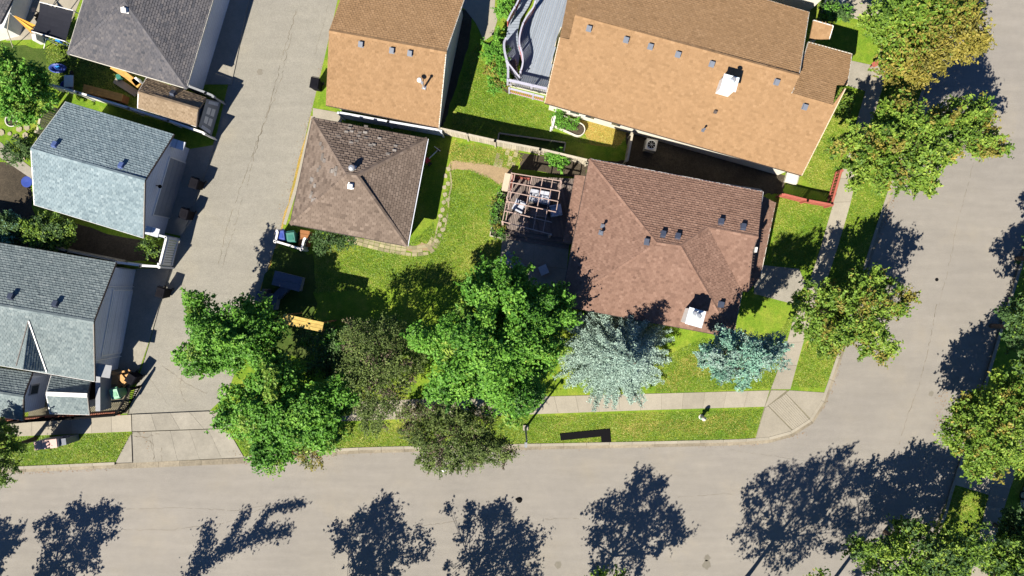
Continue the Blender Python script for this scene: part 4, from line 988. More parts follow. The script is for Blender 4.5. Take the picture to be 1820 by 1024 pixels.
# ------------------------------------------------------------------ wooden deck, pergola, furniture at the brown house
PD = .55
t = thing('wooden_deck', 'dark brown board deck with two steps under the pergola, beside the brown house', 'deck', W(955,365))
dk2 = [(905,312),(1025,318),(1012,425),(893,405)]; P = Wl(dk2, PD); m = MB(); m.prism(P, .1, PD-.035); m.build('deck_frame', M['darkdeck'], t)
strips(dk2, math.radians(100), .14, .02, PD, t, M['darkdeck'], t, 'deck_board', single=True)
for k, (a, b, c, d) in enumerate((((893,405),(1012,425),(1011,434),(892,414)), ((892,414),(1011,434),(1010,443),(891,423)))):
    z = PD-.17*(k+1); m = MB(); m.prism(Wl([a,b,c,d], z), .1, z, .6); m.build('step', M['darkdeck'], t)
t = thing('pergola', 'pinkish open-grid pergola over the deck seating beside the brown house', 'pergola', W(950,360))
H_ = 2.75; TL, TR, BR, BL = Vector((910,308,0)), Vector((998,322,0)), Vector((981,417,0)), Vector((893,394,0))
fx = lambda u, v: TL.lerp(TR,u).lerp(BL.lerp(BR,u), v)
for u_ in (0,.06,.40,.62,.82,1.0):
    v1 = 1.0 if u_ < .9 else .55; a, b = fx(u_,-.01), fx(u_,v1); m = MB(); m.bar(W(a.x,a.y,H_), W(b.x,b.y,H_), .045,.09, random.random()); m.build('beam', M['pinkwood'], t)
for v_ in (0,.19,.38,.58,.78,1.0):
    u1 = 1.0 if v_ < .6 else .95; a, b = fx(-.01,v_), fx(u1,v_); m = MB(); m.bar(W(a.x,a.y,H_+.125), W(b.x,b.y,H_+.125), .045,.08, random.random()); m.build('cross_beam', M['pinkwood'], t)
for u_, v_ in ((0,0),(1,0),(0,1),(.98,1),(0,.5)):
    a = fx(u_,v_); a = W(a.x,a.y,H_); m = MB(); m.bar((a.x,a.y,.12), (a.x,a.y,H_-.06), .12,.12); m.build('post', M['pinkwood'], t)
t2 = thing('privacy_screen', 'red wooden privacy screen standing inside the upper left corner of the pergola', 'screen', W(918,322))
for k in range(6):
    a = fx(.03,.02+.045*k); b = fx(.03,.05+.045*k); m = MB(); p, q = W(a.x,a.y,2.4), W(b.x,b.y,2.4); m.bar((p.x,p.y,1.45), (q.x,q.y,1.45), .03,1.9, random.random()); m.build('board', M['red'], t2)
for k in range(5):
    a = fx(.05+.065*k,.03); b = fx(.05+.065*k+.055,.03); m = MB(); p, q = W(a.x,a.y,1.6), W(b.x,b.y,1.6); m.bar((p.x,p.y,1.0), (q.x,q.y,1.0), .03,1.1, random.random()); m.build('board', M['red'], t2)
plank_box('storage_box', 'plain tan lidded box standing outside the left side of the pergola', 'box', 900,327,.12, .40,1.15,.8,-.2,M['beige'],1)
def seat(name, label, px, py, L_, Wd, rz, n=1, group='patio seats under the pergola'):
    p = W(px,py,PD+.5); p.z = PD; t = thing(name, label, 'sofa' if n > 1 else 'armchair', (0,0,0), group)
    m = MB(); m.box((0,0,.17), (L_,Wd,.24)); m.build('frame', M['graypanel'], t)
    for i in range(n):
        w_ = (L_-.16)/n; x = -L_/2+.08+w_*(i+.5); m = MB(); m.box((x,-.06,.37), (w_-.02,Wd-.26,.16)); m.build('seat_cushion', M['cushion'], t); m = MB(); m.box((x,Wd/2-.12,.58), (w_-.02,.20,.44)); m.build('back_cushion', M['cushion'], t)
    for s in (-1,1): m = MB(); m.box((s*(L_/2-.04),0,.36), (.08,Wd,.5)); m.build('arm', M['cushion'], t)
    t.location = p; t.rotation_euler = (0,0,rz)
seat('sofa', 'pale three-cushion sofa under the pergola grid', 960,350, 1.35,.78, -.17, 3)
seat('armchair', 'pale square armchair left of the sofa, turned toward the table', 923,366, .72,.72, 1.1); seat('armchair', 'pale square armchair right of the sofa, turned toward the table', 988,374, .72,.74, -1.4)
plank_box('coffee_table', 'low dark plank coffee table between the sofa and two armchairs', 'table', 958,378,PD, 1.1,.6,.4,-.17,M['darkdeck'],4)
t = thing('picnic_table', 'gray picnic table with a bench on the shaded patio below the deck', 'table', W(907,473)); rz = -.72
for k in range(4):
    c = W(905,474,.86); o_ = Vector((-math.sin(rz),math.cos(rz),0))*(.19*k-.28)
    m = MB(); m.box((c.x+o_.x,c.y+o_.y,.86), (1.5,.17,.04), rz, random.random()); m.build('table_plank', M['deck'], t)
for s in (1,-1):
    c = W(905,474,.5); o_ = Vector((-math.sin(rz),math.cos(rz),0))*s*.62; m = MB(); m.box((c.x+o_.x,c.y+o_.y,.52), (1.5,.24,.04), rz); m.build('bench', M['deck'], t)
for s in (-1,1):
    c = W(905,474,.4)+Vector((math.cos(rz),math.sin(rz),0))*s*.55; m = MB(); dx = Vector((-math.sin(rz),math.cos(rz),0))
    m.bar(Vector((c.x,c.y,.5))-dx*.65, Vector((c.x,c.y,.5))+dx*.65, .05,.08)
    for q in (-1,1): m.bar(Vector((c.x,c.y,.84))+dx*.15*q, Vector((c.x,c.y,.13))+dx*.5*q, .07,.05)
    m.build('leg_frame', M['deck'], t)
t = thing('cooler', 'small gray and red cooler box on the shaded patio right of the picnic table', 'cooler', W(966,480)); c = W(966,480,.5); m = MB(); m.box((c.x,c.y,.35), (.5,.55,.42), .4); m.build('tub', M['redpaint'], t); m = MB(); m.box((c.x,c.y,.59), (.55,.6,.07), .4); m.build('lid', M['cushion'], t)
# toys next to hip garage
t = thing('tricycle', 'small red and silver tricycle in the shade beside the hip garage', 'tricycle', W(770,278)); b = W(770,278,.13)
m = MB(); m.tube(b+Vector((-.35,-.3,.3)), b+Vector((.3,.3,.35)), .04,.04,8); m.tube(b+Vector((.3,.3,.35)), b+Vector((.36,.36,.7)), .03,.03,8); m.build('frame', M['metal'], t)
m = MB(); m.tube(b+Vector((.15,.5,.7)), b+Vector((.55,.2,.7)), .025,.025,8); m.build('handlebar', M['metal'], t); m = MB(); m.box(b+Vector((-.35,-.35,.42)), (.35,.3,.1), .7); m.build('seat', M['redpaint'], t)
for dx, dy in ((-.6,-.15),(-.2,-.55),(.36,.36)):
    m = MB(); q = b+Vector((dx,dy,.16)); m.tube(q-Vector((.03,-.03,0)), q+Vector((.03,-.03,0)), .16,.16,14); m.build('wheel', M['rubber'], t)

# stepping stones and pavers
t = tag(thing('stone_path', None, None, W(790,360,LZ)), kind='structure')
r = random.Random(5)
for i, (x, y) in enumerate([(797,300),(792,313),(797,326),(790,333),(791,346),(796,355),(789,360),(786,373),(783,384),(790,391),(782,399),(787,408),(781,418),(776,428)]):
    m = MB(); n = 7; m.prism([W(x+r.uniform(3.2,5)*math.cos(6.283*k/n), y+r.uniform(3.2,5)*math.sin(6.283*k/n), LZ) for k in range(n)], LZ-.03, LZ+.02+r.random()*.01, r.random()); m.build('stone', M['flag'], t)
t = tag(thing('paver_edging', None, None, W(700,435,LZ)), kind='structure')
def pave_row(pts, rows, w, l, skip=.1, mat='paver'):
    P = resample([Vector((p.x,p.y,0)) for p in Wl(pts, LZ)], l); c = 0
    for i in range(len(P)-1):
        for k in range(rows):
            if r.random() < skip: continue
            tt = (P[i+1]-P[i]).normalized(); nn = Vector((-tt.y,tt.x,0)); s = (k-(rows-1)/2)*w; e = .012
            a = P[i]+nn*(s-w/2+e)+tt*e; b = P[i+1]+nn*(s-w/2+e)-tt*e; cc = P[i+1]+nn*(s+w/2-e)-tt*e; d = P[i]+nn*(s+w/2-e)+tt*e
            m = MB(); m.prism([a,b,cc,d], LZ-.03, LZ+.012+r.random()*.012, r.random()); m.build('paver', M[mat], t); c += 1
pave_row([(618,421),(650,430),(690,440),(735,447),(765,443),(775,425)], 3, .24,.36,.12)
pave_row([(800,305),(803,330),(797,352),(797,372),(792,400),(786,425)], 1, .12,.40,.1); pave_row([(783,385),(777,405),(772,430)], 1, .12,.4,.1)
pave_row([(905,258),(895,300)], 5, .28,.34,.25)
t = tag(thing('yard_stones', None, None, W(40,240,LZ)), kind='structure')
for x, y, s in ((46,241,6),(48,227,5.5),(29,243,5.5),(35,230,6),(3,236,6),(18,238,4),(43,283,3),(12,262,4)):
    m = MB(); n = 6; m.prism([W(x+s*r.uniform(.85,1.1)*math.cos(6.283*k/n+.5), y+s*r.uniform(.85,1.1)*math.sin(6.283*k/n+.5), LZ) for k in range(n)], LZ-.03, LZ+.06, r.random()); m.build('stone', M['flag'], t)
t = thing('plant_pot', 'large round white-rimmed pot under the tree at the left edge', 'pot', W(22,215)); c = W(22,215,.45); m = MB(); m.lathe((c.x,c.y,.12), [(.28,0),(.40,.4),(.42,.45),(.36,.45),(.33,.36),(0,.36)], 20); m.build('pot_body', M['offwhite'], t)
m = MB(); m.lathe((c.x,c.y,.485), [(.33,0),(0,.01)], 16); m.build('potting_soil', M['soil'], t)

# ------------------------------------------------------------------ top-left patio
t = thing('canopy', 'square black sagging shade canopy on thin white poles over the patio', 'canopy', W(95,40)); H_ = 2.5
c4 = [W(71,4,H_), W(131,19,H_), W(117,74,H_), W(57,56,H_)]; m = MB(); n = 8; V = {}
for i in range(n+1):
    for j in range(n+1):
        u_, v_ = i/n, j/n; p = c4[0].lerp(c4[1],u_).lerp(c4[3].lerp(c4[2],u_), v_); ce = (c4[0]+c4[2])/2
        k = 4*u_*(1-u_)+4*v_*(1-v_); edge = 1-.06*(4*u_*(1-u_) if j in (0,n) else 0)-.06*(4*v_*(1-v_) if i in (0,n) else 0)
        p = ce.lerp(p, edge); p.z = H_-.10*k+.02*random.random(); V[i,j] = p
for i in range(n):
    for j in range(n): m.poly([V[i,j],V[i+1,j],V[i+1,j+1],V[i,j+1]]); m.poly([q-Vector((0,0,.015)) for q in (V[i,j+1],V[i+1,j+1],V[i+1,j],V[i,j])])
m.build('cloth', M['blackcloth'], t, smooth=True)
for i in range(4):
    a, b = c4[i], c4[(i+1)%4]
    if i in (0,2): m = MB(); m.tube(a+Vector((0,0,.03)), b+Vector((0,0,.03)), .03,.03,6); m.build('edge_pole', M['white'], t)
    m = MB(); m.tube((a.x,a.y,.13), (a.x,a.y,H_), .03,.03,6); m.build('pole', M['white'], t)
t = thing('parasol', 'folded orange-yellow parasol tilted over the patio beside the black canopy', 'parasol', W(40,40)); m = MB()
a, b = W(20,25,2.3), W(57,50,1.75); ax = (b-a).normalized(); sd = ax.cross(Vector((0,0,1))).normalized(); n = 12
prev = [a]*(n+1); ring = []
for k in range(n+1):
    th_ = 2*math.pi*k/n; rad = .34*(1 if k%2 else .62); ring.append(b+sd*math.cos(th_)*rad+sd.cross(ax)*math.sin(th_)*rad*.6+ax*(.12 if k%2 else 0))
for k in range(n): m.poly([a, ring[k], ring[k+1]], random.random())
m.build('folded_cloth', M['umbrella'], t); m = MB(); m.tube(a-ax*.1, b+ax*.3, .025,.025,8); m.build('pole', M['white'], t); m = MB(); m.tube((W(20,25,2.3).x,W(20,25,2.3).y,.13), W(20,25,2.5), .03,.03,8); m.build('stand', M['graypanel'], t)
t = thing('wading_pool', 'small blue oval toy pool lying on the shaded grass', 'toy pool', W(102,121)); c = W(102,121,.3); m = MB()
for s_, a_ in ((1,1),): m.lathe((0,0,0), [(.50,0),(.58,.12),(.55,.22),(.46,.22),(.42,.05),(0,.04)], 22)
m.v = [(c.x+x*1.0, c.y+y*.55, z+.13) for x,y,z in m.v]; m.build('basin', M['blueplastic'], t, smooth=True)
m = MB(); m.box(c+Vector((.05,.05,.05)), (.25,.2,.12), .5); m.build('toy', M['skyblue'], t)
t = thing('patio_table', 'black metal patio table frame with a small square top on the sunny patio', 'table', W(58,28)); c = W(60,18,.8); m = MB(); m.box((c.x,c.y,.8), (.26,.26,.04)); m.build('table_top', M['blackcloth'], t)
m = MB(); m.tube((c.x,c.y,.13),(c.x,c.y,.8),.03,.03,8); m.build('leg', M['black'], t)
m = MB(); q = W(60,35,.8); m.box((q.x+.2,q.y+.05,.55), (.4,.5,.08), .6); m.bar((q.x+.2,q.y,.14),(q.x+.2,q.y+.1,.55),.3,.1); m.box((q.x+.4,q.y+.25,.85),(.45,.06,.5),.6); tag(m.build('chair', M['black']), 'black patio chair beside the tip of the folded parasol', 'chair')
m = MB(); q = W(68,70,.5); m.box((q.x,q.y,.5), (.25,.4,.8), .2); tag(m.build('stool', M['white']), 'small white stool below the black canopy', 'stool')
for x, y, mm, nm, lb, ct in ((105,73,'skyblue','towel','bright blue towel hanging on the lower canopy pole','towel'),):
    m = MB(); q = W(x,y,2.4); m.box(q, (.28,.12,.3), -.3); m.build(nm, M[mm], None, lb, ct)
# swing frame of thin poles
t = thing('swing_frame', 'thin white pole swing frame on the grass below the canopy', 'swing frame', W(105,85))
for a, b in (((82,68,2.0),(130,84,2.0)),((82,68,2.0),(78,86,.12)),((82,68,2.0),(90,70,.12)),((130,84,2.0),(122,95,.12)),((130,84,2.0),(134,76,.12))):
    m = MB(); m.tube(W(*a), W(*b), .03,.03,6); m.build('pole', M['white'], t)
t = thing('sunshade_arm', 'thin bent pale pole standing at the house corner beside the patio', 'pole', W(20,60))
for a, b in (((17,25,2.4),(13,55,2.0)),((13,55,2.0),(23,84,.2))): m = MB(); m.tube(W(*a), W(*b), .03,.03,6); m.build('pole_segment', M['oldwood'], t)
# clutter at the slate garage wall
for i, (x, y, w_, l_, h_, rz, mm, nm, lb, ct) in enumerate([(217,130,.32,1.5,.5,1.0,'orangewood','plank','orange plank leaning against the slate garage wall','plank'),
      (232,140,.35,1.6,.6,.9,'orangewood','plank','second orange plank beside the slate garage, nearer the tan shed','plank'),
      (225,155,.45,1.7,.12,1.0,'concrete','slab','long gray slab lying on grass left of the tan shed','slab'),
      (243,146,.35,.5,.6,.6,'white','crate','white crate between slate garage and tan shed','crate'),
      (212,137,.3,.3,.4,.3,'darkgreenbin','bucket','dark green bucket by the slate garage wall','bucket')]):
    p = W(x,y,h_); m = MB(); m.box((p.x,p.y,.12+h_/2), (w_,l_,h_), rz); o = m.build(nm, M[mm], None, lb, ct)
t = thing('wheelbarrow', 'pale metal wheelbarrow and blue tub in the shaded yard left of the tan shed', 'wheelbarrow', W(124,145)); c = W(124,145,.5)
m = MB(); m.hull8([(c.x-.15,c.y-.2,.35),(c.x+.15,c.y-.2,.35),(c.x+.15,c.y+.2,.35),(c.x-.15,c.y+.2,.35),(c.x-.3,c.y-.38,.62),(c.x+.3,c.y-.38,.62),(c.x+.3,c.y+.38,.62),(c.x-.3,c.y+.38,.62)]); m.build('tray', M['metal'], t)
for s in (-1,1): m = MB(); m.tube((c.x+s*.2,c.y-.9,.5),(c.x+s*.12,c.y+.5,.3),.025,.025,6); m.build('handle', M['oldwood'], t)
m = MB(); m.tube((c.x-.04,c.y+.6,.3),(c.x+.04,c.y+.6,.3),.18,.18,12); m.build('wheel', M['rubber'], t)
m = MB(); m.lathe(W(122,155,.13), [(.25,0),(.33,.35),(.3,.35),(.22,.05),(0,.04)], 14); m.build('tub', M['blueplastic'], None, 'blue round tub in front of the wheelbarrow in the shaded yard', 'tub')
m = MB(); m.lathe(W(55,325,.5), [(.2,0),(.36,.4),(.3,.4),(.0,.38)], 16); m.build('tub', M['blueplastic'], None, 'blue barrel in deep shade left of the pale blue garage', 'tub')
# red marker in the trees (top right)
t = thing('garden_sign', 'small red sign on the walk between the two upper right street trees', 'sign', W(1557,113)); m = MB(); c = W(1557,113,.9); m.bar((c.x,c.y,.13),(c.x,c.y,.9),.05,.05); m.build('stake', M['red'], t); m = MB(); m.box((c.x,c.y,.85), (.22,.3,.4), .4); m.build('board', M['red'], t)
# entry clutter: bicycle? pile of white mesh cart near the fence corner
# silver car at the right edge
t = thing('car', 'silver hatchback parked at the far right edge beside the sidewalk', 'car', W(1850,860)); c = W(1846,850,.12); rz = math.radians(-107)
def loc(x, y, z): return Vector((c.x+x*math.cos(rz)-y*math.sin(rz), c.y+x*math.sin(rz)+y*math.cos(rz), z))
def car_ring(x, hw, z0, z1, k=.86): return [loc(x,-hw,z0), loc(x,-hw*1.0,(z0+z1)/2), loc(x,-hw*k,z1), loc(x,hw*k,z1), loc(x,hw,(z0+z1)/2), loc(x,hw,z0)]
def loft(rings):
    m = MB()
    for R in rings: m.v += [tuple(p) for p in R]
    k = len(rings[0])
    for i in range(len(rings)-1):
        for j in range(k): m.f.append((i*k+j, i*k+(j+1)%k, (i+1)*k+(j+1)%k, (i+1)*k+j)); m.t.append(.5)
    m.f.append(tuple(range(k))); m.f.append(tuple(reversed(range((len(rings)-1)*k, len(rings)*k)))); m.t += [.5,.5]; return m
loft([car_ring(-2.1,.72,.35,.75), car_ring(-1.95,.84,.3,.95), car_ring(-1.0,.88,.28,1.02), car_ring(1.0,.88,.28,1.0), car_ring(1.9,.84,.3,.90), car_ring(2.15,.70,.35,.7)]).build('body', M['silver'], t, smooth=False)
loft([car_ring(-1.75,.74,.95,1.0), car_ring(-1.1,.72,.98,1.42,.88), car_ring(.2,.74,.98,1.47,.88), car_ring(1.1,.78,.98,1.02,.95)]).build('window_band', M['glass'], t)
loft([car_ring(-1.1,.62,1.44,1.47), car_ring(.2,.64,1.46,1.52)]).build('roof', M['silver'], t)
for x in (-1.35,1.35):
    for s in (-1,1): m = MB(); m.tube(loc(x,s*.72,.44), loc(x,s*.9,.44), .32,.32,16); w_ = m.build('wheel', M['rubber'], t); m = MB(); m.tube(loc(x,s*.9,.44), loc(x,s*.91,.44), .2,.2,12); m.build('rim', M['metal'], w_)
for s in (-1,1): m = MB(); m.box(loc(2.08,s*.55,.68), (.12,.3,.14), rz); m.build('headlight', M['cushion'], t)
t = thing('porch_steps', 'dark steps beside a pale landing at the top edge above the tan house', 'steps', W(1480,10))
for k in range(3): m = MB(); m.box(W(1470+12*k,8+3*k,.5-.12*k), (.45,1.3,.12), -.27); m.build('step', M['graypanel'], t)

# ------------------------------------------------------------------ trees and shrubs
def unit(a): return a/np.maximum(np.linalg.norm(a, axis=1, keepdims=True), 1e-6)
def leaf_cloud(P, Nrm, size, tone, rng, aspect=.62, name='crown', mat=None, parent=None):
    n = len(P); r = unit(rng.normal(size=(n,3))); u = unit(np.cross(Nrm, r)); v = np.cross(Nrm, u)
    s = (size*rng.uniform(.6,1.35,n))[:,None]; u = u*s; v = v*s*aspect
    V = np.empty((n,4,3)); fold = Nrm*s*.18
    V[:,0] = P-u; V[:,1] = P-v*.9+fold; V[:,2] = P+u; V[:,3] = P+v*.9+fold
    Q = np.arange(4*n).reshape(n,4)
    return np_mesh(name, V.reshape(-1,3), Q, tone, mat, parent)
def tree(name, label, px, py, rx, ry, h, base=1.6, kind='ash', n=16000, leaf=.085, clump=.42, nc=None, group=None, seed=0, dome=.55, mid=.55,
         mats=None, gapf=.62, twigs=True, flat=.7, angle=0.0, lean=(0,0), inner=.30, cat='tree', trunk_r=.13, ragged_=.25, up=.75, shoots=.6, nshoot=5):
    rng = np.random.default_rng(100+seed); rd = random.Random(seed)
    hm = base+(h-base)*mid; s = (D-hm)/F; c = W(px,py,hm); cx, cy = c.x, c.y; RX, RY = rx*s, ry*s
    t = thing(name, label, cat, (cx,cy,0.1), group)
    area = math.pi*RX*RY; nc = nc or int(area/(clump*clump)*gapf*1.6)
    ph = rng.uniform(0,6.28,5); am = rng.uniform(.3,1,5)*ragged_/2.2
    def outline(th): return 1-ragged_*.35+sum(am[i]*np.sin((i+2)*th+ph[i]) for i in range(5))
    # clump centres on a domed crown with a few inside
    C = []; tries = 0
    while len(C) < nc and tries < nc*30:
        tries += 1; th_ = rng.uniform(0,6.283); rr_ = math.sqrt(rng.uniform(0,1)); o = outline(th_)
        R_ = rr_*o; inside = rng.uniform() < inner
        zt = hm+(h-hm)*math.sqrt(max(0,1-rr_**2)); zb = base+(hm-base)*(rr_**2)*.9
        z = rng.uniform(zb, zt) if inside else zt-abs(rng.normal(0,.14))*(h-base)*(.5+.5*rr_)
        z = max(z, zb)
        x, y = R_*math.cos(th_)*RX, R_*math.sin(th_)*RY
        q = (x*math.cos(angle)-y*math.sin(angle)+lean[0]*(z-base), x*math.sin(angle)+y*math.cos(angle)+lean[1]*(z-base), z)
        if all((q[0]-k[0])**2+(q[1]-k[1])**2+(q[2]-k[2])**2*.5 > (clump*.85)**2 for k in C[-400:]): C.append(q)
    C = np.array(C); k = len(C); per = rng.multinomial(n, rng.dirichlet(np.full(k, 6)))
    idx = np.repeat(np.arange(k), per); nn = len(idx)
    d = unit(rng.normal(size=(nn,3))); d[:,2] = np.abs(d[:,2])*rng.choice([1,1,1,-.5],nn)
    cr = clump*rng.uniform(.65,1.35,k)[idx]; rad = rng.uniform(.35,1.0,nn)**.6
    # clumps stretch outwards like leafy shoots
    out = C[idx]*[1/RX,1/RY,0]; out = unit(out+1e-3)
    st = 1+rng.uniform(0,.8,k)[idx]
    off = d*(cr*rad)[:,None]*[1,1,flat]; along = (off*out).sum(1); off += out*(along*(st-1))[:,None]
    if shoots > 0:                                # leaves strung along shoots that leave the clump outwards and up
        ns = max(1, k*nshoot); sc = np.repeat(np.arange(k), nshoot)
        sd_ = unit(unit(C[sc]*[1/RX,1/RY,0]+1e-3)*.9+rng.normal(size=(ns,3))*.75+[0,0,.55]); sl_ = clump*rng.uniform(.8,2.1,ns)
        pick = rng.uniform(size=nn) < shoots; kk = idx[pick]*nshoot+rng.integers(0,nshoot,pick.sum())
        off[pick] = sd_[kk]*(sl_[kk]*rng.uniform(.1,1,len(kk)))[:,None]+rng.normal(0,leaf*.55,(len(kk),3))
    P = C[idx]+off+[cx,cy,0]
    Nn = unit(d*.55+[0,0,up]+rng.normal(size=(nn,3))*.45)
    tone = np.clip(.5+rng.normal(0,.13,k)[idx]+rng.normal(0,.17,nn), 0, 1)
    mats = mats or [(kind,1.0)]; w = np.array([m_[1] for m_ in mats]); w = w/w.sum()
    sel = rng.choice(len(mats), k, p=w)[idx]; flip = rng.uniform(size=nn) < .25; sel[flip] = rng.choice(len(mats), flip.sum(), p=w)
    if len(mats) > 1 and len(mats[1]) > 2:      # a second foliage colour that grows towards one side
        dirx, diry = mats[1][2]; g_ = (P[:,0]-cx)/RX*dirx+(P[:,1]-cy)/RY*diry+rng.normal(0,.28,nn); sel = (g_ > mats[1][3]).astype(int)
    for i, m_ in enumerate(mats):
        k_ = sel == i
        if k_.sum(): leaf_cloud(P[k_], Nn[k_], leaf, tone[k_], rng, mat=L[m_[0]], parent=t)
    # trunk and limbs
    T = Vector((cx,cy,0)); m = MB(); fork = Vector((cx+lean[0]*.3, cy+lean[1]*.3, base+.15*(h-base)))
    m.tube(T, T.lerp(fork,.5)+Vector((.04,.02,0)), trunk_r*1.35, trunk_r, 9, caps=False); m.tube(T.lerp(fork,.5)+Vector((.04,.02,0)), fork, trunk_r, trunk_r*.85, 9)
    m.build('trunk', M['bark'], t)
    m = MB(); limbs = []
    for i in range(7):
        a = 6.283*i/7+rd.uniform(-.3,.3); e = Vector((cx+RX*.5*math.cos(a), cy+RY*.5*math.sin(a), fork.z+(h-fork.z)*rd.uniform(.3,.65))); m.tube(fork, e, trunk_r*.55, trunk_r*.25, 6, caps=False); limbs.append(e)
    limbs.append(Vector((cx,cy,h*.85))); m.tube(fork, limbs[-1], trunk_r*.7, trunk_r*.2, 6, caps=False)
    for q in C[rng.permutation(k)[:min(k,130)]]:
        q = Vector((q[0]+cx,q[1]+cy,q[2])); l = min(limbs, key=lambda e: (e-q).length); m.tube(l, q, trunk_r*.16, .008, 4, caps=False)
    m.build('branches', M['bark'], t); return t
def spruce(name, label, px, py, R_, h, n_twig, mat, seed, group=None, base=.3, cat='tree', rxy=(1,1), apex=(0,0)):
    rng = np.random.default_rng(seed); t = thing(name, label, cat, (px,py,.1), group); cx, cy = px, py
    m = MB(); m.tube((cx,cy,.1),(cx+apex[0],cy+apex[1],h),.17,.02,8); m.build('trunk', M['bark'], t)
    P, Nn, Tn = [], [], []; br = MB(); nw = int((h-base)/.34)
    for w_ in range(nw):
        f = w_/nw; z = base+(h-base)*f; Rw = R_*(1-f)**.85; nb = max(5, int(15*(1-f)+5)); a0 = rng.uniform(0,6.28)
        for b in range(nb):
            a = a0+6.283*b/nb+rng.normal(0,.10); Lb = max(.2, Rw*rng.uniform(.72,1.08)); droop = -.10*Lb; zz = z+rng.normal(0,.08)
            ox, oy = cx+apex[0]*f, cy+apex[1]*f
            o = np.array([ox,oy,zz+.15]); e = np.array([ox+math.cos(a)*Lb*rxy[0], oy+math.sin(a)*Lb*rxy[1], zz+droop+.25*Lb*.3]); br.tube(o, e, .025, .006, 4, caps=False)
            nt_ = max(4, int(Lb/.105)); dirv = (e-o)/max(.01,np.linalg.norm(e-o)); side = np.array([-dirv[1],dirv[0],0])
            for k in range(nt_):
                s = (k+.6)/nt_; q = o+(e-o)*s; tl = (.16+.42*Lb/3*(1-s))*rng.uniform(.7,1.2)
                for sg in (-1,1,0):
                    dv = dirv*.75+side*sg*.8+np.array([0,0,rng.normal(.05,.15)]); m_ = max(2, int(tl/.055))
                    for j in range(m_):
                        P.append(q+dv*tl*((j+.5)/m_)+rng.normal(0,.015,3)); Nn.append([rng.normal(0,.5),rng.normal(0,.5),.8]); Tn.append(.38+.4*((j+.5)/m_)*s+.15*s)
    br.build('branches', M['bark'], t)
    P = np.array(P); Nn = unit(np.array(Nn)); Tn = np.clip(np.array(Tn)+rng.normal(0,.12,len(P)),0,1)
    leaf_cloud(P, Nn, .062, Tn, rng, .55, mat=L[mat], parent=t)
    return t
MP = [('maple',.68),('maple_dark',.22),('ash',.10)]
ASH = [('ash',.85),('ashred',.15)]
tree('maple_tree', 'bright green maple overhanging the alley, upper left one of the leafy pair', 388,592,62,52, 6.4,1.9,'maple',17000,.095,.55,seed=1,mats=MP,group='bright green maples',gapf=.6,flat=.9,ragged_=.55,shoots=.25,nshoot=4)
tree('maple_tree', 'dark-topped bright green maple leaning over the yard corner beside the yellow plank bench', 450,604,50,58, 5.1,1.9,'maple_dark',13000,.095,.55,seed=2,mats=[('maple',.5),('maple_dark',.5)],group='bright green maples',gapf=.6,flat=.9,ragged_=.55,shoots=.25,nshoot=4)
tree('maple_tree', 'broad bright green maple over the sidewalk and kerb beside the driveway apron', 505,733,112,86, 6.2,1.8,'maple',46000,.098,.62,seed=3,mats=MP,group='bright green maples',gapf=.62,flat=.9,ragged_=.45,shoots=.25,nshoot=4)
tree('maple_tree', 'biggest bright green maple in the back yard left of the blue spruce', 870,608,128,108, 8.2,2.0,'maple',56000,.10,.70,seed=4,mats=MP,group='bright green maples',gapf=.56,flat=.9,ragged_=.42,inner=.35,shoots=.25,nshoot=4)
tree('maple_tree', 'deep green maple shaded by its neighbour, against the brown house wall by the patio', 955,565,62,62, 7.0,2.2,'maple_dark',14000,.095,.55,seed=5,mats=[('maple',.3),('maple_dark',.7)],group='bright green maples',gapf=.65,flat=.75,ragged_=.5,shoots=.25,nshoot=4)  # mostly deep leaves: the neighbour's shade is put into the crown colour
tree('small_tree', 'sparse dusky tree with olive and purplish leaves between the two bright maples', 672,655,76,102, 5.4,1.4,'olive',26000,.055,.38,seed=6,mats=[('olive',.88),('purple',.12)],gapf=.75,ragged_=.35)
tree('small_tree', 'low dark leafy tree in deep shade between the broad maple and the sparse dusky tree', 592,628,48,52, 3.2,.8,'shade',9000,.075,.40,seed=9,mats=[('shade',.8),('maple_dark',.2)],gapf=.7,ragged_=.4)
tree('small_tree', 'olive-green fine-leaved tree overhanging the kerb and street below the biggest maple', 813,778,92,60, 5.0,1.5,'olive',34000,.055,.38,seed=7,mats=[('olive',.9),('purple',.1)],gapf=.8,ragged_=.3)
tree('small_tree', 'sprig-like olive and brown young tree hanging over the kerb under the broad maple', 545,795,52,30, 3.0,1.0,'olive',4500,.05,.3,seed=8,mats=[('olive',.5),('ashred',.5)],gapf=.5,ragged_=.5)
sp = W(1088,622,0); spruce('spruce_tree', 'large silvery blue spruce in front of the brown house by the sidewalk', sp.x, sp.y, 4.0, 8.1, 1, 'spruce', 11, rxy=(1.0,.98), apex=(.1,0))
tree('pine_tree', 'teal-green spreading pine below the right corner of the brown house, beside the sidewalk', 1306,631,74,36, 8.6,2.4,'teal',26000,.062,.40,seed=20,mats=[('teal',.65),('spruce',.35)],gapf=.75,ragged_=.3,shoots=.45,mid=.4)
tree('street_tree', 'yellow-green street tree over the sidewalk and kerb right of the brown house', 1505,556,98,78, 5.4,1.6,'ash',19000,.095,.46,seed=12,mats=ASH,group='street trees',gapf=.55,ragged_=.45)
tree('street_tree', 'wide yellow-green street tree between the tan house and the right-hand road', 1618,258,138,86, 6.2,1.7,'ash',30000,.098,.5,seed=13,mats=ASH,group='street trees',gapf=.55,ragged_=.5)
tree('street_tree', 'yellowing street tree with orange-tinted right side at the top edge', 1640,50,112,82, 6.2,1.7,'ash',28000,.098,.5,seed=14,mats=[('ash',.5),('ashred',.5,(.75,-.65),.05)],group='street trees',gapf=.9,ragged_=.3)
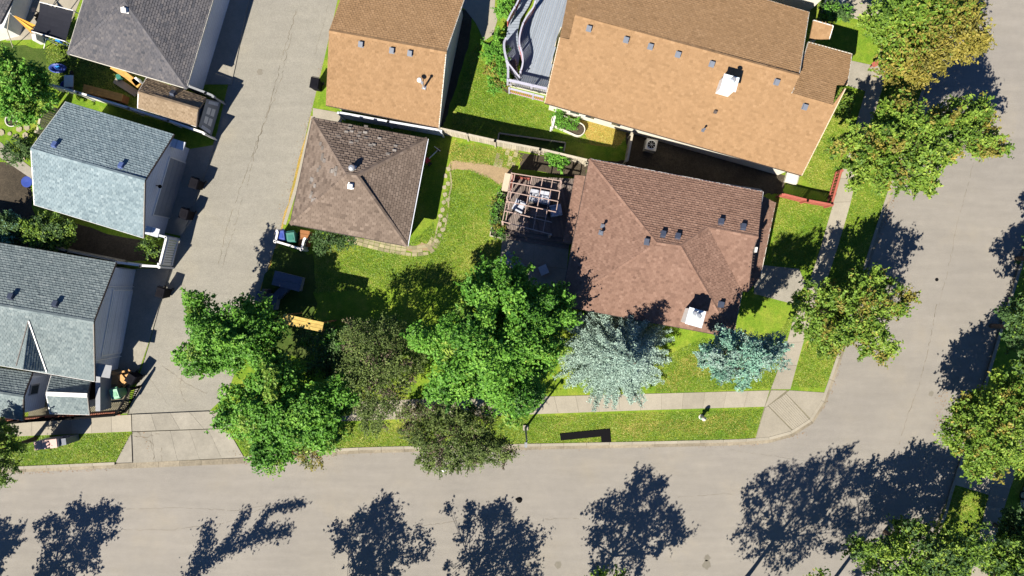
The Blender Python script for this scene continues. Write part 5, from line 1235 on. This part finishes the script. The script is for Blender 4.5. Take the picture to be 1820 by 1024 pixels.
tree('street_tree', 'bright yellow-green street tree at the right edge above the crossing ramp', 1770,764,96,84, 5.8,1.6,'ash',22000,.095,.46,seed=15,mats=ASH,group='street trees',gapf=.85,ragged_=.35)
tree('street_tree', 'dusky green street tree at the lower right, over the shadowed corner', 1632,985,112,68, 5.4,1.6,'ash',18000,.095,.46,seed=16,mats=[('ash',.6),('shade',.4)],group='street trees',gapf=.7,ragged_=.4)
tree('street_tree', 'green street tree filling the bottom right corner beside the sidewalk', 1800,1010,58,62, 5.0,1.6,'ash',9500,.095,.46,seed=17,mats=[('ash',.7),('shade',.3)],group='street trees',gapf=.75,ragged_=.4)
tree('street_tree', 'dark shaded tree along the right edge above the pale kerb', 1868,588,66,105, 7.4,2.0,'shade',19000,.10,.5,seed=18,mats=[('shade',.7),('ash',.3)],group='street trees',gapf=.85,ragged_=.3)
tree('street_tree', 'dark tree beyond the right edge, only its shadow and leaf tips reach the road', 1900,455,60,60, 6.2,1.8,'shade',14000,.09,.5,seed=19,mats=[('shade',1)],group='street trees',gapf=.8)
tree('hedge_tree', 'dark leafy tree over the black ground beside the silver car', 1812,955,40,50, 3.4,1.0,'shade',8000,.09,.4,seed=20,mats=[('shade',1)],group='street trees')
tree('garden_tree', 'leafy green tree at the left edge above the round pot', 38,158,52,54, 4.8,1.4,'shrub',20000,.08,.42,seed=21,mats=[('shrub',.7),('ash',.3)],gapf=.85,ragged_=.4)
tree('bush', 'rounded green bush between the pale blue garage and the gray house', 88,414,48,26, 2.4,.6,'ash',9000,.07,.34,seed=22,mats=[('ash',.6),('shade',.4)],gapf=.8,cat='bush',trunk_r=.05)
tree('bush', 'blue-green bush at the left edge beside the pale blue garage yard', 14,404,32,26, 2.4,.6,'shrub',7000,.07,.34,seed=23,mats=[('teal',.3),('shade',.7)],cat='bush',trunk_r=.05)
tree('bush', 'small green bush behind the white board fence at the alley', 268,440,16,16, 1.6,.4,'ash',2200,.06,.28,seed=24,mats=[('ash',.6),('shade',.4)],cat='bush',trunk_r=.04)
tree('bush', 'dark green shrub left of the pale blue garage near the small path', 34,268,26,16, 1.6,.4,'shade',3000,.06,.3,seed=25,mats=[('shade',1)],cat='bush',trunk_r=.04)
tree('street_tree', 'olive street tree at the left edge over the mailbox verge', 0,800,32,52, 4.6,1.4,'ash',12000,.07,.4,seed=26,mats=[('ash',.7),('olive',.3)],group='street trees',gapf=.8)
tree('bush', 'bright green shrub beside the concrete walk above the curved deck stair', 897,14,14,24, 1.5,.3,'shrub',3500,.06,.28,seed=27,cat='bush',trunk_r=.04,group='shrubs along the curved deck')
tree('bush', 'bright green shrub bed plant beside the upper part of the curved railing', 879,92,17,30, 1.3,.3,'shrub',5200,.06,.3,seed=28,cat='bush',trunk_r=.04,group='shrubs along the curved deck')
tree('bush', 'green and gold shrub at the lower end of the curved railing', 886,134,18,30, 1.2,.3,'shrub',5200,.06,.3,seed=29,cat='bush',mats=[('shrub',.75),('ashred',.25)],trunk_r=.04,group='shrubs along the curved deck')
tree('bush', 'single bright green shrub in the dark bed between pergola and board fence', 993,284,16,13, 1.5,.4,'shrub',2600,.06,.26,seed=30,cat='bush',trunk_r=.03)
tree('bush', 'low leafy plants in the bed left of the pergola', 885,385,13,38, .95,.35,'shrub',4200,.05,.22,seed=31,cat='plants',mats=[('shade',.6),('shrub',.25),('ashred',.15)],trunk_r=.03)
tree('bush', 'leafy seedlings in the white-rimmed raised planter', 1006,220,20,10, .8,.4,'shrub',1200,.045,.16,seed=32,cat='plants',trunk_r=.02)
tree('bush', 'green bush at the left end of the white-rimmed planter', 992,205,9,9, 1.1,.4,'shrub',900,.05,.22,seed=33,cat='bush',trunk_r=.03)
tree('bush', 'green shrub on the shaded bank at the top edge above the porch roof', 1480,22,30,14, 1.3,.3,'shrub',3600,.06,.28,seed=34,cat='bush',mats=[('shade',.7),('shrub',.3)],trunk_r=.03)
tree('bush', 'small green shrub in front of the tan house wing', 1492,185,16,24, 1.2,.3,'shrub',3600,.05,.25,seed=35,cat='bush',mats=[('ash',.7),('ashred',.3)],trunk_r=.03)
tree('bush', 'dusky low shrub mass in the shade under the maples by the sidewalk', 745,735,40,16, 1.4,.3,'olive',4000,.05,.26,seed=36,cat='bush',mats=[('olive',.5),('purple',.5)],trunk_r=.03)
tree('bush', 'dark shrub beside the brown hip garage corner', 590,428,40,18, 1.6,.3,'shade',3200,.06,.28,seed=37,cat='bush',mats=[('shade',1)],trunk_r=.03)
# trees of the far side of the street: just below the frame, their shadows fall across the asphalt
def below(sx, sy, rx, ry, h, base, n, seed, label, mats=None, **kw):
    hm = base+(h-base)*.55; k = hm/math.tan(SUN_EL)/math.hypot(SX,SY)
    g0 = W(sx,sy,0)+Vector((SX,SY,0))*k; s = F/(D-hm)
    tree('street_tree', label, g0.x*s+910, 512-g0.y*s, rx*D/(D-hm), ry*D/(D-hm)*.86, h, base, 'ash', int(n*.38), .092, .42, seed=seed, mats=mats or ASH, group='street trees on the far side of the street', gapf=kw.pop('gapf',.42), ragged_=.6, shoots=.75, nshoot=8, **kw)
below(-18,985,50,58,5.4,2.2,16000,41,'street tree past the bottom edge, casting the leftmost leafy shadow on the asphalt')
below(122,975,72,92,5.4,1.8,24000,42,'street tree past the bottom edge, casting the leafy shadow second from the left')
below(662,980,80,98,5.8,1.8,26000,44,'street tree past the bottom edge, casting the rounded shadow left of the small black cap')
below(872,985,92,88,5.6,1.8,26000,45,'street tree past the bottom edge, casting the wide shadow just below the small black cap')
below(1120,948,100,96,7.0,2.6,30000,46,'street tree at the bottom edge, leaf tips in view, shading the road below the lawn')
below(1412,912,112,112,8.6,3.4,34000,47,'street tree at the bottom edge, casting the broad shadow below the corner ramp')
below(1545,945,62,85,8.2,3.4,14000,49,'street tree at the bottom edge, casting the shadow that joins the dark corner')
# slender leaning tree whose shadow runs up and to the right
for i, (x, y, z, rx, ry, nn_) in enumerate([(350,1000,4.5,24,46,5200),]):
    pass
t = thing('poplar_tree', 'slender sparse tree past the bottom edge, casting the thin forked shadow on the asphalt', 'tree', W(300,1110,.1))
rng = np.random.default_rng(77); PP = []; NN = []; m = MB()
def shadow_src(x, y, z): return W(x,y,0)+Vector((SX,SY,0))*(z/math.tan(SUN_EL)/math.hypot(SX,SY))+Vector((0,0,z))
root = shadow_src(330,1060,2.6); foot = Vector((root.x,root.y,.05)); m.tube(foot, root, .12,.09,8)
arms = [([(335,1040,3.0),(350,1000,3.6),(368,965,4.2),(368,935,4.6)], .50), ([(350,1010,3.5),(385,985,4.0),(425,965,4.5),(470,948,5.0),(515,942,5.4)], .46), ([(400,975,4.4),(425,930,5.0),(440,905,5.4)], .30), ([(450,950,5.0),(480,905,5.6),(540,895,6.2)], .30)]
for path, rad in arms:
    Q = [shadow_src(*p) for p in path]; prev = root if rad > .4 else Q[0]
    for q in Q: 
        if (q-prev).length > .01: m.tube(prev, q, .05,.03,6, caps=False)
        prev = q
    for a, b in zip(Q[:-1], Q[1:]):
        for k in range(int((b-a).length*700*rad)):
            c = a.lerp(b, rng.uniform()); g_ = rng.normal(0, rad*.55, 3); g_[2] *= .8; PP.append([c.x+g_[0],c.y+g_[1],c.z+g_[2]]); NN.append(rng.normal(size=3)+[0,0,.6])
m.build('trunk', M['bark'], t); PP = np.array(PP); 
leaf_cloud(PP, unit(np.array(NN)), .10, np.clip(rng.normal(.5,.2,len(PP)),0,1), rng, mat=L['shade'], parent=t)

# ------------------------------------------------------------------ grass blades on the lit lawns
def inpoly(X, Y, poly):
    r_ = np.zeros(len(X), bool); k = len(poly)
    for i in range(k):
        x0, y0 = poly[i]; x1, y1 = poly[(i+1)%k]
        if y0 == y1: continue
        c = ((y0 > Y) != (y1 > Y)) & (X < (x1-x0)*(Y-y0)/(y1-y0)+x0); r_ ^= c
    return r_
EXCL = [[tuple(W(x,y,LZ).xy) for x,y in p] for p in ([(803,286),(840,290),(880,295),(912,302),(890,328),(868,314),(838,302),(803,303)],
    [(745,432),(768,433),(768,446),(738,449),(715,446)], [(986,205),(1040,226),(1036,240),(984,222)],
    [(1359,723),(1371,693),(1466,698),(1440,746),(1342,781)], [a for a in swR]+[b for b in swR2[::-1]], [(996,543),(1303,600),(1350,500),(1380,360),(1048,283)],
    [(620,420),(735,442),(772,430),(775,445),(735,455),(640,438)])]
def tufts(polys, n, mat, label=None, hgt=.035, seed=0, wd_=.03):
    rng = np.random.default_rng(seed); Wp = [[tuple(W(x,y,LZ).xy) for x,y in p] for p in polys]
    PX = []; areas = []
    for p in Wp: areas.append(abs(sum(p[i][0]*p[(i+1)%len(p)][1]-p[(i+1)%len(p)][0]*p[i][1] for i in range(len(p)))/2))
    for p, a in zip(Wp, areas):
        x0, x1 = min(q[0] for q in p), max(q[0] for q in p); y0, y1 = min(q[1] for q in p), max(q[1] for q in p)
        k = int(n*a/sum(areas)*((x1-x0)*(y1-y0)/a)); X = rng.uniform(x0,x1,k); Y = rng.uniform(y0,y1,k); s = inpoly(X,Y,p)
        for q_ in EXCL: s &= ~inpoly(X,Y,q_)
        PX.append(np.stack([X[s],Y[s]],1))
    P = np.concatenate(PX); k = len(P); a = rng.uniform(0,6.283,k); h = hgt*rng.uniform(.5,1.4,k); w_ = wd_*rng.uniform(.6,1.4,k)
    V = np.empty((k,3,3)); V[:,0] = np.stack([P[:,0]-np.cos(a)*w_, P[:,1]-np.sin(a)*w_, np.full(k,LZ)],1); V[:,1] = np.stack([P[:,0]+np.cos(a)*w_, P[:,1]+np.sin(a)*w_, np.full(k,LZ)],1)
    V[:,2] = np.stack([P[:,0]+rng.normal(0,.06,k), P[:,1]+rng.normal(0,.06,k), LZ+h],1)
    pn = .5+.16*np.sin(P[:,0]*1.3+np.sin(P[:,1]*1.1)*2)*np.sin(P[:,1]*1.7+1)+.14*np.sin(P[:,0]*.45+2*np.sin(P[:,1]*.37+1))+.10*np.sin(P[:,0]*4.1+np.sin(P[:,1]*5.3)*2)
    tone = np.clip(pn+rng.normal(0,.2,k),0,1)
    o = np_mesh('grass', V.reshape(-1,3), np.arange(3*k).reshape(k,3), tone, mat); o['kind'] = 'stuff'; return o
tufts([[(803,252),(930,275),(905,308),(890,340),(870,425),(890,430),(880,505),(560,520),(560,430),(640,436),(735,455),(770,440),(800,300)],
       [(725,437),(770,395),(776,425),(765,432)],
       [(805,200),(832,100),(850,75),(878,160),(903,165),(985,195),(978,232),(1110,262),(805,232)],
       [(905,742),(1357,727),(1341,781),(905,790)], [(410,765),(905,742),(905,790),(620,796),(440,812)],
       [(1170,640),(1250,600),(1390,650),(1372,690),(1165,698)], [(1407,688),(1465,690),(1500,600),(1550,430),(1570,360),(1640,150),(1610,30),(1560,190),(1525,306),(1512,365),(1440,577)],
       [(1385,590),(1405,560),(1395,620),(1370,680),(1340,600)], [(1425,315),(1500,160),(1520,170),(1493,300),(1476,362),(1380,345),(1370,470),(1440,480),(1480,365)],
       [(0,779),(234,769),(203,822),(0,831)], [(80,90),(135,20),(120,95),(331,157),(240,190),(90,150)], [(1695,865),(1757,882),(1733,985),(1700,1030),(1640,990)]], 190000, M['blade'], seed=1)
tufts([ragged([(1008,212),(1060,217),(1118,234),(1098,262),(1050,256),(1040,240)],5,5,21),ragged([(803,252),(930,275),(915,300),(800,284)],7,6,22),ragged([(1190,650),(1250,625),(1275,650),(1262,672),(1190,690)],12,6,23),ragged([(1100,748),(1330,735),(1320,765),(1110,772)],9,9,24)], 9000, M['dryblade'], seed=2)
print('objects', len(bpy.data.objects), 'tris', sum(len(m.polygons)*2 for m in bpy.data.meshes), 'vents', 0)
